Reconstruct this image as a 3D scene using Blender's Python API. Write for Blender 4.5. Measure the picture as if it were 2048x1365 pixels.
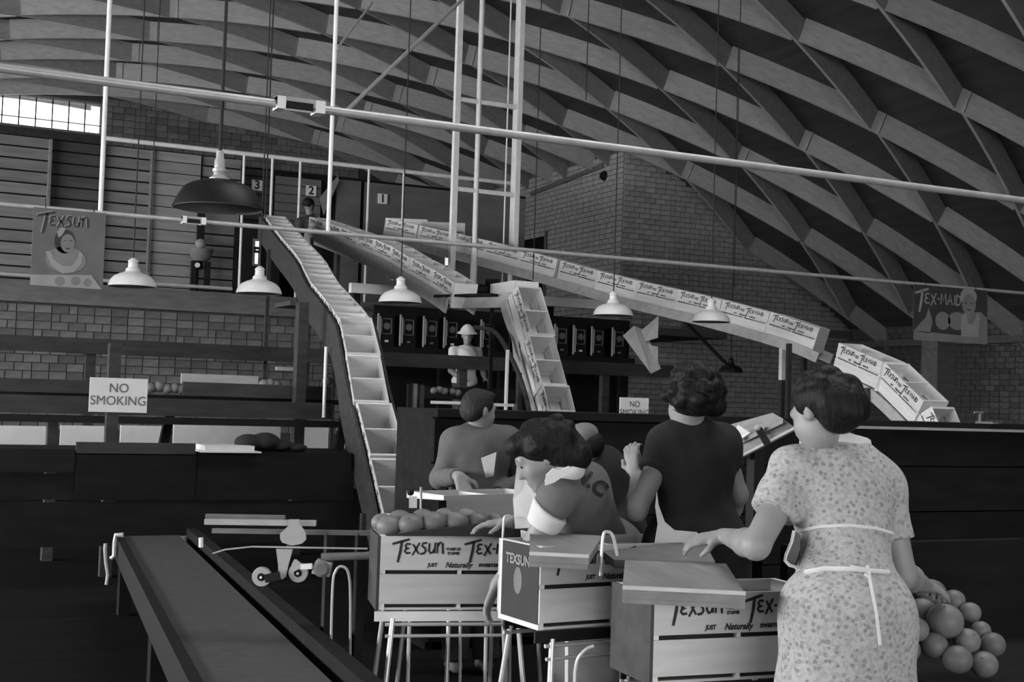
import bpy, bmesh, math, random
import numpy as np
from mathutils import Vector, Matrix
from mathutils.bvhtree import BVHTree

for o in list(bpy.data.objects):
    bpy.data.objects.remove(o)
SC = bpy.context.scene
COL = SC.collection
random.seed(7)

# ------------------------------------------------------------------ camera
# The building's axes are the world's: X runs along the back wall, Y away from the camera, Z up.
FPX = 2650.0                      # focal length in pixels of the 2048 x 1365 frame
CAM = Vector((0.0, 0.0, 1.56))
YAW, PITCH, ROLL = math.radians(26.2), math.radians(2.55), 0.031
_f0 = Vector((math.sin(YAW), math.cos(YAW), 0))
_r0 = Vector((math.cos(YAW), -math.sin(YAW), 0))
FWD = (_f0 * math.cos(PITCH) + Vector((0, 0, 1)) * math.sin(PITCH)).normalized()
_u0 = _r0.cross(FWD)
RGT = _r0 * math.cos(ROLL) + _u0 * math.sin(ROLL)
UPV = _u0 * math.cos(ROLL) - _r0 * math.sin(ROLL)
cd = bpy.data.cameras.new('camera')
cd.sensor_width = 36.0
cd.lens = FPX / 2048.0 * 36.0
cd.clip_end = 300
cam = bpy.data.objects.new('camera', cd)
COL.objects.link(cam)
m3 = Matrix((RGT, UPV, -FWD)).transposed()
cam.matrix_world = Matrix.Translation(CAM) @ m3.to_4x4()
SC.camera = cam

# ------------------------------------------------------------------ daylight
W = bpy.data.worlds.new('daylight')
SC.world = W
W.use_nodes = True
bg = W.node_tree.nodes['Background']
bg.inputs[0].default_value = (1, 1, 1, 1)
bg.inputs[1].default_value = 4.6
vs = SC.view_settings
vs.view_transform = 'Standard'
vs.look = 'None'
vs.exposure = 0.35
vs.gamma = 1.0
vs.use_curve_mapping = False


def area_light(name, loc, aim, sx, sy, power):
    d = bpy.data.lights.new(name, 'AREA')
    d.shape = 'RECTANGLE'
    d.size, d.size_y, d.energy = sx, sy, power
    o = bpy.data.objects.new(name, d)
    COL.objects.link(o)
    o.location = loc
    o.rotation_euler = (Vector(aim) - Vector(loc)).to_track_quat('-Z', 'Y').to_euler()
    return o


# daylight falling in through the long window band of the side wall and the loading doors behind
area_light('side_window_light', (-10.6, 13.0, 2.7), (12, 16, 5.0), 22.0, 1.5, 2600)
area_light('loading_door_light', (2.5, -5.7, 2.2), (4.5, 7, 1.2), 9.0, 3.2, 60)


# ------------------------------------------------------------------ helpers
def ray(px, py):
    return FWD + RGT * ((px - 1024.0) / FPX) - UPV * ((py - 682.5) / FPX)


def P(px, py, d):
    return CAM + ray(px, py) * d


def Pz(px, py, z):
    r = ray(px, py)
    return CAM + r * ((z - CAM.z) / r.z)


def Pv(px, py, v):
    r = ray(px, py)
    return CAM + r * (v / r.y)


def proj(p):
    q = Vector(p) - CAM
    d = q.dot(FWD)
    if d < 0.1:
        return (-9999, -9999, d)
    return (1024 + FPX * q.dot(RGT) / d, 682.5 - FPX * q.dot(UPV) / d, d)


def V(*a):
    return Vector(a)


# ------------------------------------------------------------------ materials (all greys: a black-and-white picture)
MATS = {}


def mat(name, base, rough=0.65, var=0.18, scale=(6, 6, 6), metal=0.0, bump=0.0, spec=0.4, rnd=0.0, detail=4.0):
    if name in MATS:
        return MATS[name]
    m = bpy.data.materials.new(name)
    m.use_nodes = True
    nt = m.node_tree
    b = nt.nodes['Principled BSDF']
    b.inputs['Roughness'].default_value = rough
    b.inputs['Metallic'].default_value = metal
    b.inputs['Specular IOR Level'].default_value = spec
    tc = nt.nodes.new('ShaderNodeTexCoord')
    mp = nt.nodes.new('ShaderNodeMapping')
    mp.inputs['Scale'].default_value = scale
    nz = nt.nodes.new('ShaderNodeTexNoise')
    nz.inputs['Scale'].default_value = 1.0
    nz.inputs['Detail'].default_value = detail
    rp = nt.nodes.new('ShaderNodeValToRGB')
    lo, hi = base * (1 - var), base * (1 + var)
    rp.color_ramp.elements[0].position = 0.3
    rp.color_ramp.elements[1].position = 0.7
    rp.color_ramp.elements[0].color = (lo, lo, lo, 1)
    rp.color_ramp.elements[1].color = (hi, hi, hi, 1)
    L = nt.links.new
    L(tc.outputs['Object'], mp.inputs['Vector'])
    L(mp.outputs['Vector'], nz.inputs['Vector'])
    L(nz.outputs['Fac'], rp.inputs['Fac'])
    out = rp.outputs['Color']
    if rnd > 0:
        oi = nt.nodes.new('ShaderNodeObjectInfo')
        mr = nt.nodes.new('ShaderNodeMapRange')
        mr.inputs['To Min'].default_value = 1 - rnd
        mr.inputs['To Max'].default_value = 1 + rnd
        mx = nt.nodes.new('ShaderNodeMix')
        mx.data_type = 'RGBA'
        mx.blend_type = 'MULTIPLY'
        mx.inputs['Factor'].default_value = 1.0
        cb = nt.nodes.new('ShaderNodeCombineColor')
        L(oi.outputs['Random'], mr.inputs['Value'])
        for k in range(3):
            L(mr.outputs['Result'], cb.inputs[k])
        L(out, mx.inputs[6])
        L(cb.outputs['Color'], mx.inputs[7])
        out = mx.outputs[2]
    L(out, b.inputs['Base Color'])
    if bump > 0:
        bp = nt.nodes.new('ShaderNodeBump')
        bp.inputs['Strength'].default_value = bump
        bp.inputs['Distance'].default_value = 0.02
        L(nz.outputs['Fac'], bp.inputs['Height'])
        L(bp.outputs['Normal'], b.inputs['Normal'])
    MATS[name] = m
    return m


CRATE = mat('crate_pine', 0.56, 0.7, 0.10, (3, 26, 26), rnd=0.10)
CRATE_END = mat('crate_end_pine', 0.70, 0.75, 0.10, (22, 4, 22), rnd=0.12)
INK = mat('stencil_ink', 0.02, 0.7, 0.1)
INK2 = mat('faded_ink', 0.10, 0.7, 0.2)
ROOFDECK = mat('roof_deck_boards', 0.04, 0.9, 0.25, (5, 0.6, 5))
LAMELLA = mat('lamella_timber', 0.34, 0.7, 0.12, (2, 14, 14), rnd=0.16)
TILE = mat('clay_tile', 0.125, 0.85, 0.22, (9, 9, 9), rnd=0.30)
TILE_G = mat('gable_clay_tile', 0.42, 0.85, 0.20, (9, 9, 9), rnd=0.16)
MORTAR_G = mat('pale_mortar', 0.11, 0.95, 0.2)
MORTAR = mat('mortar', 0.045, 0.95, 0.2)
SLAT = mat('weathered_plank', 0.17, 0.85, 0.18, (2, 14, 14), rnd=0.18)
SLAT_L = mat('pale_plank', 0.24, 0.85, 0.14, (2, 14, 14), rnd=0.12)
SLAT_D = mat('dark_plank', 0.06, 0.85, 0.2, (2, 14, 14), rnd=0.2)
PARTITION = mat('grey_partition_board', 0.13, 0.85, 0.12, (2, 6, 6), rnd=0.10)
DARKWOOD = mat('dark_stained_wood', 0.010, 0.85, 0.3, (3, 14, 14), rnd=0.15, spec=0.15)
MIDWOOD = mat('brown_timber', 0.042, 0.85, 0.25, (3, 14, 14), rnd=0.12, spec=0.2)
GREYWOOD = mat('grey_timber', 0.135, 0.8, 0.18, (3, 14, 14))
RAILWOOD = mat('pale_rail_wood', 0.36, 0.75, 0.12, (3, 12, 12))
FLOORM = mat('floor_boards', 0.008, 0.9, 0.3, (1.2, 9, 4), spec=0.05)
PIPE = mat('painted_pipe', 0.75, 0.4, 0.08, (8, 8, 8))
PIPE_D = mat('galvanised_pipe', 0.42, 0.4, 0.12, (9, 9, 9), metal=0.2)
CHROME = mat('bright_steel', 0.62, 0.35, 0.06, metal=0.45)
STEEL = mat('pale_steel_plate', 0.36, 0.5, 0.12, metal=0.1)
BLACKM = mat('black_metal', 0.009, 0.6, 0.2, spec=0.2)
CABLE = mat('black_cable', 0.012, 0.7, 0.1)
ENAMEL = mat('white_enamel', 0.62, 0.35, 0.06)
ENAMEL_D = mat('dark_enamel', 0.010, 0.5, 0.15, spec=0.2)
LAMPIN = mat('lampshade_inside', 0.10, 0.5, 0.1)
WHITEP = mat('white_paint', 0.72, 0.7, 0.05)
PAPER = mat('paper', 0.62, 0.85, 0.06)
BOUNCE_GROUND = mat('pale_bounce_ground', 0.45, 0.9, 0.1)
BELT = mat('rubber_belt', 0.062, 0.6, 0.18, (14, 14, 14), bump=0.1)
FRUIT = mat('grapefruit_skin', 0.15, 0.5, 0.14, (16, 16, 16), bump=0.08, rnd=0.2)
WRAP = mat('tissue_wrapped_fruit', 0.42, 0.6, 0.4, (18, 18, 18), bump=0.3, rnd=0.2)
SKIN = mat('skin', 0.25, 0.5, 0.08)
SKIN_D = mat('deep_skin', 0.16, 0.5, 0.08)
HAIR = mat('black_hair', 0.007, 0.6, 0.4, (60, 60, 20), bump=0.5, spec=0.2)
HAIRB = mat('dark_brown_hair', 0.012, 0.7, 0.4, (60, 60, 20), bump=0.5)
DARKCLOTH = mat('dark_cloth', 0.016, 0.9, 0.2, (10, 10, 10), bump=0.25)
GREYCLOTH = mat('grey_shirt_cloth', 0.11, 0.9, 0.12, (9, 9, 9), bump=0.3)
VEST = mat('grey_smock_cloth', 0.125, 0.9, 0.12, (9, 9, 9), bump=0.3)
WHITECLOTH = mat('white_cloth', 0.62, 0.9, 0.06, (9, 9, 9), bump=0.25)
TROUSER = mat('trouser_cloth', 0.04, 0.9, 0.15, (9, 9, 9), bump=0.25)
POSTER = mat('poster_ground', 0.12, 0.8, 0.12)
POSTER_M = mat('poster_mid_grey', 0.17, 0.8, 0.12)
POSTER_L = mat('poster_light_grey', 0.26, 0.8, 0.10)
POSTER_K = mat('poster_dark_ink', 0.035, 0.8, 0.15)
PLATFORM = mat('platform_planks', 0.10, 0.85, 0.2, (2, 12, 12))
TRAYWOOD = mat('worn_tray_wood', 0.20, 0.7, 0.2, (14, 3, 14))
PAD = mat('felt_pad', 0.15, 0.9, 0.15, (20, 20, 20))
BRASS = mat('pale_edge_strip', 0.50, 0.5, 0.1)


def floral():
    m = bpy.data.materials.new('floral_print_cloth')
    m.use_nodes = True
    nt = m.node_tree
    b = nt.nodes['Principled BSDF']
    b.inputs['Roughness'].default_value = 0.9
    L = nt.links.new
    tc = nt.nodes.new('ShaderNodeTexCoord')
    vo = nt.nodes.new('ShaderNodeTexVoronoi')
    vo.inputs['Scale'].default_value = 46
    r1 = nt.nodes.new('ShaderNodeValToRGB')
    e = r1.color_ramp.elements
    e[0].position, e[0].color = 0.0, (0.35, 0.35, 0.35, 1)
    e[1].position, e[1].color = 0.42, (0.40, 0.40, 0.40, 1)
    for pos, c in ((0.10, 0.35), (0.17, 0.23), (0.26, 0.24), (0.34, 0.38)):
        n = r1.color_ramp.elements.new(pos)
        n.color = (c, c, c, 1)
    nz = nt.nodes.new('ShaderNodeTexNoise')
    nz.inputs['Scale'].default_value = 70
    mx = nt.nodes.new('ShaderNodeMix')
    mx.data_type = 'RGBA'
    mx.blend_type = 'MULTIPLY'
    mx.inputs['Factor'].default_value = 0.7
    r2 = nt.nodes.new('ShaderNodeValToRGB')
    r2.color_ramp.elements[0].position = 0.42
    r2.color_ramp.elements[0].color = (0.72, 0.72, 0.72, 1)
    r2.color_ramp.elements[1].position = 0.56
    L(tc.outputs['Object'], vo.inputs['Vector'])
    L(tc.outputs['Object'], nz.inputs['Vector'])
    L(vo.outputs['Distance'], r1.inputs['Fac'])
    L(nz.outputs['Fac'], r2.inputs['Fac'])
    L(r1.outputs['Color'], mx.inputs[6])
    L(r2.outputs['Color'], mx.inputs[7])
    L(mx.outputs[2], b.inputs['Base Color'])
    n2 = nt.nodes.new('ShaderNodeTexNoise')
    n2.inputs['Scale'].default_value = 7
    bp = nt.nodes.new('ShaderNodeBump')
    bp.inputs['Strength'].default_value = 0.5
    bp.inputs['Distance'].default_value = 0.03
    L(tc.outputs['Object'], n2.inputs['Vector'])
    L(n2.outputs['Fac'], bp.inputs['Height'])
    L(bp.outputs['Normal'], b.inputs['Normal'])
    return m


FLORAL = floral()


def glass():
    m = bpy.data.materials.new('window_glass')
    m.use_nodes = True
    nt = m.node_tree
    for n in list(nt.nodes):
        nt.nodes.remove(n)
    out = nt.nodes.new('ShaderNodeOutputMaterial')
    mx = nt.nodes.new('ShaderNodeMixShader')
    mx.inputs[0].default_value = 0.12
    tr = nt.nodes.new('ShaderNodeBsdfTransparent')
    gl = nt.nodes.new('ShaderNodeBsdfGlossy')
    gl.inputs['Roughness'].default_value = 0.1
    nt.links.new(tr.outputs[0], mx.inputs[1])
    nt.links.new(gl.outputs[0], mx.inputs[2])
    nt.links.new(mx.outputs[0], out.inputs[0])
    return m


GLASS = glass()


# ------------------------------------------------------------------ mesh building
class MB:
    def __init__(s):
        s.v, s.f = [], []

    def add(s, vs, fs):
        n = len(s.v)
        s.v += [Vector(a) for a in vs]
        s.f += [tuple(i + n for i in f) for f in fs]
        return s

    def box(s, c, hx, hy, hz, ax=(1, 0, 0), ay=(0, 1, 0), az=(0, 0, 1)):
        c, ax, ay, az = Vector(c), Vector(ax) * hx, Vector(ay) * hy, Vector(az) * hz
        vs = [c + ax * i + ay * j + az * k for i in (-1, 1) for j in (-1, 1) for k in (-1, 1)]
        return s.add(vs, [(0, 1, 3, 2), (4, 6, 7, 5), (0, 4, 5, 1), (2, 3, 7, 6), (0, 2, 6, 4), (1, 5, 7, 3)])

    def bb(s, x0, x1, y0, y1, z0, z1):
        return s.box(((x0 + x1) / 2, (y0 + y1) / 2, (z0 + z1) / 2), abs(x1 - x0) / 2, abs(y1 - y0) / 2, abs(z1 - z0) / 2)

    def bar(s, a, b, w, h, up=(0, 0, 1)):
        a, b = Vector(a), Vector(b)
        t = (b - a).normalized()
        sd = t.cross(Vector(up))
        if sd.length < 1e-4:
            sd = t.cross(Vector((1, 0, 0)))
        sd.normalize()
        n = sd.cross(t)
        return s.box((a + b) / 2, (b - a).length / 2, w / 2, h / 2, t, sd, n)

    def path(s, pts, r, n=10, cap=True):
        pts = [Vector(p) for p in pts]
        base = len(s.v)
        rr = r if isinstance(r, (list, tuple)) else [r] * len(pts)
        prev = None
        for i, p in enumerate(pts):
            t = (pts[min(i + 1, len(pts) - 1)] - pts[max(i - 1, 0)]).normalized()
            if prev is None:
                a = t.cross(Vector((0, 0, 1)))
                if a.length < 1e-3:
                    a = t.cross(Vector((1, 0, 0)))
            else:
                a = prev - t * prev.dot(t)
            a.normalize()
            prev = a
            b = t.cross(a)
            for k in range(n):
                th = 2 * math.pi * k / n
                s.v.append(p + (a * math.cos(th) + b * math.sin(th)) * rr[i])
        for i in range(len(pts) - 1):
            for k in range(n):
                q = base + i * n
                s.f.append((q + k, q + (k + 1) % n, q + n + (k + 1) % n, q + n + k))
        if cap:
            s.f.append(tuple(base + k for k in range(n - 1, -1, -1)))
            s.f.append(tuple(base + (len(pts) - 1) * n + k for k in range(n)))
        return s

    def sweep(s, pts, side, up, w, h):
        """rectangular bar along pts; side/up are lists of unit vectors"""
        base = len(s.v)
        for p, sd, u in zip(pts, side, up):
            for i, j in ((-1, -1), (1, -1), (1, 1), (-1, 1)):
                s.v.append(Vector(p) + sd * (w / 2 * i) + u * (h / 2 * j))
        n = len(pts)
        for i in range(n - 1):
            q = base + i * 4
            for k in range(4):
                s.f.append((q + k, q + (k + 1) % 4, q + 4 + (k + 1) % 4, q + 4 + k))
        s.f.append((base + 3, base + 2, base + 1, base))
        q = base + (n - 1) * 4
        s.f.append((q, q + 1, q + 2, q + 3))
        return s

    def lathe(s, prof, c=(0, 0, 0), n=24, ax=(1, 0, 0), ay=(0, 1, 0), az=(0, 0, 1)):
        c, ax, ay, az = Vector(c), Vector(ax), Vector(ay), Vector(az)
        base = len(s.v)
        for r, z in prof:
            for k in range(n):
                th = 2 * math.pi * k / n
                s.v.append(c + ax * (r * math.cos(th)) + ay * (r * math.sin(th)) + az * z)
        for i in range(len(prof) - 1):
            for k in range(n):
                q = base + i * n
                s.f.append((q + k, q + (k + 1) % n, q + n + (k + 1) % n, q + n + k))
        if prof[0][0] > 1e-4:
            s.f.append(tuple(base + k for k in range(n - 1, -1, -1)))
        if prof[-1][0] > 1e-4:
            q = base + (len(prof) - 1) * n
            s.f.append(tuple(q + k for k in range(n)))
        return s

    def ball(s, c, rx, ry=None, rz=None, n=16, m=10):
        ry, rz = ry or rx, rz or rx
        base = len(s.v)
        c = Vector(c)
        for i in range(1, m):
            ph = math.pi * i / m
            for k in range(n):
                th = 2 * math.pi * k / n
                s.v.append(c + Vector((rx * math.sin(ph) * math.cos(th), ry * math.sin(ph) * math.sin(th), rz * math.cos(ph))))
        t, b = len(s.v), len(s.v) + 1
        s.v += [c + Vector((0, 0, rz)), c - Vector((0, 0, rz))]
        for i in range(m - 2):
            for k in range(n):
                q = base + i * n
                s.f.append((q + k, q + n + k, q + n + (k + 1) % n, q + (k + 1) % n))
        for k in range(n):
            s.f.append((t, base + k, base + (k + 1) % n))
            q = base + (m - 2) * n
            s.f.append((b, q + (k + 1) % n, q + k))
        return s

    def poly(s, pts, nrm, th):
        """flat polygon given thickness th along nrm (front face at pts)"""
        n = len(pts)
        nrm = Vector(nrm)
        a = [Vector(p) for p in pts]
        b = [p - nrm * th for p in a]
        f = [tuple(range(n)), tuple(range(2 * n - 1, n - 1, -1))]
        f += [(i, i + n, (i + 1) % n + n, (i + 1) % n) for i in range(n)]
        return s.add(a + b, f)

    def mesh(s, name, off=Vector((0, 0, 0)), smooth=False):
        me = bpy.data.meshes.new(name)
        me.from_pydata([tuple(v - off) for v in s.v], [], s.f)
        me.update()
        bm = bmesh.new()
        bm.from_mesh(me)
        bmesh.ops.recalc_face_normals(bm, faces=bm.faces)
        bm.to_mesh(me)
        bm.free()
        if smooth:
            me.polygons.foreach_set('use_smooth', [True] * len(me.polygons))
            try:
                me.set_sharp_from_angle(angle=math.radians(40))
            except Exception:
                pass
        return me

    def build(s, name, m, parent=None, smooth=False, local=False):
        if parent is not None:
            off = Vector((0, 0, 0)) if local else parent_origin(parent)
            me = s.mesh(name, off, smooth)
            return link(name, me, m, parent)
        zs = min(v.z for v in s.v)
        cx = sum(v.x for v in s.v) / len(s.v)
        cy = sum(v.y for v in s.v) / len(s.v)
        off = Vector((cx, cy, zs))
        o = link(name, s.mesh(name, off, smooth), m, None)
        o.location = off
        ORG[o.name] = off
        return o


ORG = {}


def parent_origin(p):
    return ORG.get(p.name, Vector((0, 0, 0)))


def link(name, me, m, parent):
    if m is not None and not me.materials:
        me.materials.append(m)
    o = bpy.data.objects.new(name, me)
    COL.objects.link(o)
    if parent is not None:
        o.parent = parent
        ORG[o.name] = parent_origin(parent)
    return o


def tag(o, label=None, cat=None, group=None, kind=None):
    if label:
        o['label'] = label
    if cat:
        o['category'] = cat
    if group:
        o['group'] = group
    if kind:
        o['kind'] = kind
    return o


def thing(name, label, cat, loc, group=None):
    o = bpy.data.objects.new(name, None)
    COL.objects.link(o)
    o.location = loc
    o.empty_display_size = 0.1
    ORG[o.name] = Vector(loc)
    return tag(o, label, cat, group)


def structure(o):
    return tag(o, kind='structure')


def text_mesh(txt, size, name='lettering', bold=0.0, width=1.0, align='CENTER'):
    """flat lettering in the local XZ plane, facing -Y, centred on the origin"""
    c = bpy.data.curves.new(name, 'FONT')
    c.body = txt
    c.size = size
    c.align_x = align
    c.align_y = 'CENTER'
    c.offset = bold
    c.space_line = 1.05
    c.space_character = 1.0 + bold * 22
    o = bpy.data.objects.new(name, c)
    COL.objects.link(o)
    dg = bpy.context.evaluated_depsgraph_get()
    me = bpy.data.meshes.new_from_object(o.evaluated_get(dg))
    bpy.data.objects.remove(o)
    me.transform(Matrix(((width, 0, 0, 0), (0, 0, -1, 0), (0, 1, 0, 0), (0, 0, 0, 1))))
    return me


GLY = {
    'E': [[(.50, .86), (.18, .88), (.06, .72), (.14, .56), (.36, .52), (.10, .46), (.02, .28), (.16, .12), (.50, .16)]],
    'X': [[(.02, .86), (.52, .06)], [(.56, .98), (-.02, -.06)]],
    'S': [[(.52, .98), (.20, .94), (.10, .74), (.34, .54), (.42, .32), (.28, .12), (-.04, .06)]],
    'U': [[(.06, .95), (.02, .36), (.16, .14), (.36, .22), (.48, .5)], [(.54, 1.02), (.48, .14)]],
    'N': [[(.06, 1.0), (.02, .12)], [(.05, .72), (.28, 1.04), (.46, .92), (.50, .16), (.58, .10)]],
    'M': [[(.0, .1), (.08, .95), (.26, .4), (.5, 1.0), (.58, .1)]],
    'A': [[(0, .1), (.27, .98), (.5, .1)], [(.1, .42), (.42, .44)]],
    'I': [[(.12, .95), (.08, .1)]],
    'D': [[(.06, .95), (.02, .1)], [(.06, .95), (.38, .82), (.48, .5), (.36, .2), (.02, .1)]],
    '-': [[(.02, .5), (.26, .54)]],
}
GW = {'I': .26, '-': .38, 'M': .72, 'U': .68, 'N': .70}


def brush(mb, pts, w, x0, z0, sc, y=0.0):
    """painted stroke: a flat ribbon in the XZ plane"""
    pts = [Vector((x0 + p[0] * sc, y, z0 + p[1] * sc)) for p in pts]
    n = len(pts)
    vs = []
    for i, p in enumerate(pts):
        t = (pts[min(i + 1, n - 1)] - pts[max(i - 1, 0)]).normalized()
        nn = Vector((-t.z, 0, t.x))
        ww = w * sc * (0.5 if 0 < i < n - 1 else 0.42)
        vs += [p + nn * ww, p - nn * ww]
    mb.add(vs, [(2 * i, 2 * i + 1, 2 * i + 3, 2 * i + 2) for i in range(n - 1)])


def brush_word(mb, word, x, z, sc, y=0.0, w=.19):
    """hand-brushed word whose first T is tall with a long rising bar; returns the end x"""
    for i, ch in enumerate(word):
        if ch == 'T':
            brush(mb, [(-.42, .86), (.30, 1.06), (1.0, 1.26)], .22, x, z, sc, y)
            brush(mb, [(.36, 1.08), (.26, .3), (.06, -.62)], .24, x, z, sc, y)
            x += .60 * sc
        else:
            for st in GLY[ch]:
                brush(mb, st, w, x, z, sc, y)
            x += GW.get(ch, .66) * sc
    return x


def letters(me, m, parent, loc):
    """one object for each letter of a flat text mesh"""
    own = list(range(len(me.vertices)))

    def root(i):
        while own[i] != i:
            own[i] = own[own[i]]
            i = own[i]
        return i
    for p in me.polygons:
        vs_ = list(p.vertices)
        for v in vs_[1:]:
            own[root(v)] = root(vs_[0])
    sets = {}
    for p in me.polygons:
        sets.setdefault(root(p.vertices[0]), []).append(tuple(p.vertices))
    for fs_ in sets.values():
        ids = sorted({v for f in fs_ for v in f})
        ix = {v: k for k, v in enumerate(ids)}
        MB().add([me.vertices[v].co + Vector(loc) for v in ids], [tuple(ix[v] for v in f) for f in fs_]).build('letter', m, parent, local=True)


def sharpen_text(mesh, m):
    if not mesh.materials:
        mesh.materials.append(m)
    return mesh

# ================================================================== THE SETTING
VCX, VCZ, VR = 5.2, -16.3, 25.2           # axis and radius of the barrel vault


def vault_z(u, r=VR):
    return VCZ + math.sqrt(max(r * r - (u - VCX) ** 2, 0))


# floor and the ground outside
mb = MB().bb(-11, 21.4, -6, 36, -0.2, 0)
structure(mb.build('floor', FLOORM))

structure(MB().bb(-70, -11, -50, 90, -0.3, -0.05).build('ground', BOUNCE_GROUND))  # unseen pale ground added to bounce daylight up into the vault
# vault: roof deck with the diamond net of short timbers below it
mb = MB()
NSEG = 64
a0, a1 = math.asin((-10.8 - VCX) / 25.56), math.asin((21.35 - VCX) / 25.56)
VS = (-6.0, 2.5, 7.5, 36.0)                # the middle strip holds the roof light
for i in range(NSEG):
    b0, b1 = a0 + (a1 - a0) * i / NSEG, a0 + (a1 - a0) * (i + 1) / NSEG
    um = VCX + 25.6 * math.sin((b0 + b1) / 2)
    for k in range(3):
        if k == 1 and 2.5 < um < 8.5:
            continue
        vs = [V(VCX + r * math.sin(a), v, VCZ + r * math.cos(a)) for r in (25.54, 25.70) for a in (b0, b1) for v in (VS[k], VS[k + 1])]
        mb.add(vs, [(0, 1, 3, 2), (4, 6, 7, 5), (0, 4, 5, 1), (2, 3, 7, 6), (0, 2, 6, 4), (1, 5, 7, 3)])
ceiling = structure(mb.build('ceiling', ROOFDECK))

NS, NV = 2.75, 1.0


def lamella_mesh(sgn):
    mb = MB()
    n = 8
    off = 0.045
    for i in range(n + 1):
        k = -1 + 2 * i / n
        s = NS * k * 0.985
        v = -sgn * (NV * k) + off * k
        a = s / VR
        tl = math.hypot(NS, NV)
        for r in (VR - .07, VR + 0.335):
            for w in (-0.028, 0.028):
                ss = a + sgn * w * NV / tl / VR
                mb.v.append(V(r * math.sin(ss), v + w * NS / tl, r * math.cos(ss)))
    for i in range(n):
        q = i * 4
        mb.f += [(q, q + 1, q + 5, q + 4), (q + 2, q + 6, q + 7, q + 3), (q, q + 4, q + 6, q + 2), (q + 1, q + 3, q + 7, q + 5)]
    mb.f += [(0, 2, 3, 1), (n * 4, n * 4 + 1, n * 4 + 3, n * 4 + 2)]
    return mb.mesh('lamella')


LAM = {1: lamella_mesh(1), -1: lamella_mesh(-1)}
coff = parent_origin(ceiling)
for i in range(-3, 7):
    for j in range(9, 36):
        if (i + j) % 2:
            continue
        ang = i * NS / VR
        c = V(VCX + VR * math.sin(ang), j * NV, VCZ + VR * math.cos(ang))
        pr = proj(c)
        if not (-420 < pr[0] < 2500 and -420 < pr[1] < 900):
            continue
        o = link('lamella', LAM[1 if i % 2 == 0 else -1], LAMELLA, ceiling)
        o.location = V(VCX, j * NV, VCZ) - coff
        o.rotation_euler = (0, ang, 0)


# tiled walls: every tile stands proud of a mortar backing
def tile_wall(wall, o, a, n, width, z0, z1, tw, th, m, top=None, parts=300, skip=None, joint=0.014):
    o, a, n = Vector(o), Vector(a), Vector(n)
    items = []
    rows = int((z1 - z0) / th)
    for r in range(rows):
        zc = z0 + (r + 0.5) * th
        k = -1
        x = -tw * (0.5 if r % 2 else 0.0)
        while x < width:
            w = tw * random.choice((1, 1, 1, 0.5)) if random.random() < 0.25 else tw
            xa, xb = max(x, 0), min(x + w, width)
            x += w
            if xb - xa < 0.06:
                continue
            c = o + a * ((xa + xb) / 2)
            c.z = zc
            if top and zc > top(c) + 0.06:
                continue
            if skip and skip(c):
                continue
            p = proj(c)
            if not (-30 < p[0] < 2080 and -30 < p[1] < 1395):
                continue
            items.append((p[2], xa, xb, c))
    items.sort(key=lambda t: t[0])
    cache = {}
    woff = parent_origin(wall)
    rest = MB()
    dz = th / 2 - joint / 2
    for q, (d, xa, xb, c) in enumerate(items):
        hw = (xb - xa) / 2 - joint / 2
        if q < parts:
            key = round(hw, 3)
            if key not in cache:
                cache[key] = MB().box((0, 0, 0), hw, 0.015, dz, a, n).mesh('tile')
            ob = link('tile', cache[key], m, wall)
            ob.location = c + n * (0.012 + random.random() * 0.006) - woff
        else:
            rest.box(c + n * 0.014, hw, 0.015, dz, a, n)
    if rest.v:
        ob = rest.build('tile_field', m, wall)
        tag(ob, kind='stuff')


X, Y, Z = V(1, 0, 0), V(0, 1, 0), V(0, 0, 1)
ML = 21.0                                  # face of the lower wall, edge of the upper deck
VG, VF = 25.0, 35.0                        # gable face, far end wall
UG = 14.94                                 # corner of the tiled gable

wall_left = structure(MB().bb(-3, 7.6, ML + .02, ML + .25, 0, 2.85).build('wall_left', MORTAR))
tile_wall(wall_left, (1.2, ML + .02, 0), X, -Y, 6.2, 0.9, 2.85, 0.25, 0.125, TILE)
wall_under = structure(MB().bb(7.6, UG, VG, VG + .2, 0, 2.9).build('wall_centre', MORTAR))
# gable
wall_right = structure(MB().bb(UG, 21.4, VG + .02, VG + .3, 0, 8.0).build('wall_right', MORTAR_G))
tile_wall(wall_right, (UG, VG + .02, 0), X, -Y, 6.45, 0.6, 7.4, 0.27, 0.118, TILE_G, top=lambda c: vault_z(c.x, 25.5))
# return of the gable, running back to the end wall
wall_side = structure(MB().bb(UG, UG + .3, VG + .3, VF, 0, 7.4).build('wall_return', MORTAR_G))
tile_wall(wall_side, (UG, VG + .02, 0), Y, -X, 9.6, 3.0, 7.2, 0.27, 0.118, TILE_G, parts=0, top=lambda c: vault_z(UG, 25.4),
          skip=lambda c: (28.6 < c.y < 31.5 and c.z < 5.6))
# unseen wall added behind the camera to cut down the light from there
structure(MB().bb(-11, -3, -6.3, -6.0, 0, 9.4).bb(8, 21.6, -6.3, -6.0, 0, 9.4).bb(-3, 8, -6.3, -6.0, 3.2, 9.4).build('wall_front', MORTAR))
# window band of the near side wall
structure(MB().bb(-11.2, -10.9, -6, 36, 0, 1.9).bb(-11.2, -10.9, -6, -4, 1.9, 3.7).bb(-11.2, -10.9, 34, 36, 1.9, 3.7).build('wall_west', MORTAR))
# long side wall on the far side
wall_east = structure(MB().bb(21.35, 21.6, -6, VG, 0, 4.6).build('wall_east', MORTAR))
tile_wall(wall_east, (21.35, 15.0, 0), Y, -X, 10.0, 1.0, 3.6, 0.27, 0.118, TILE, parts=120)
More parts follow.
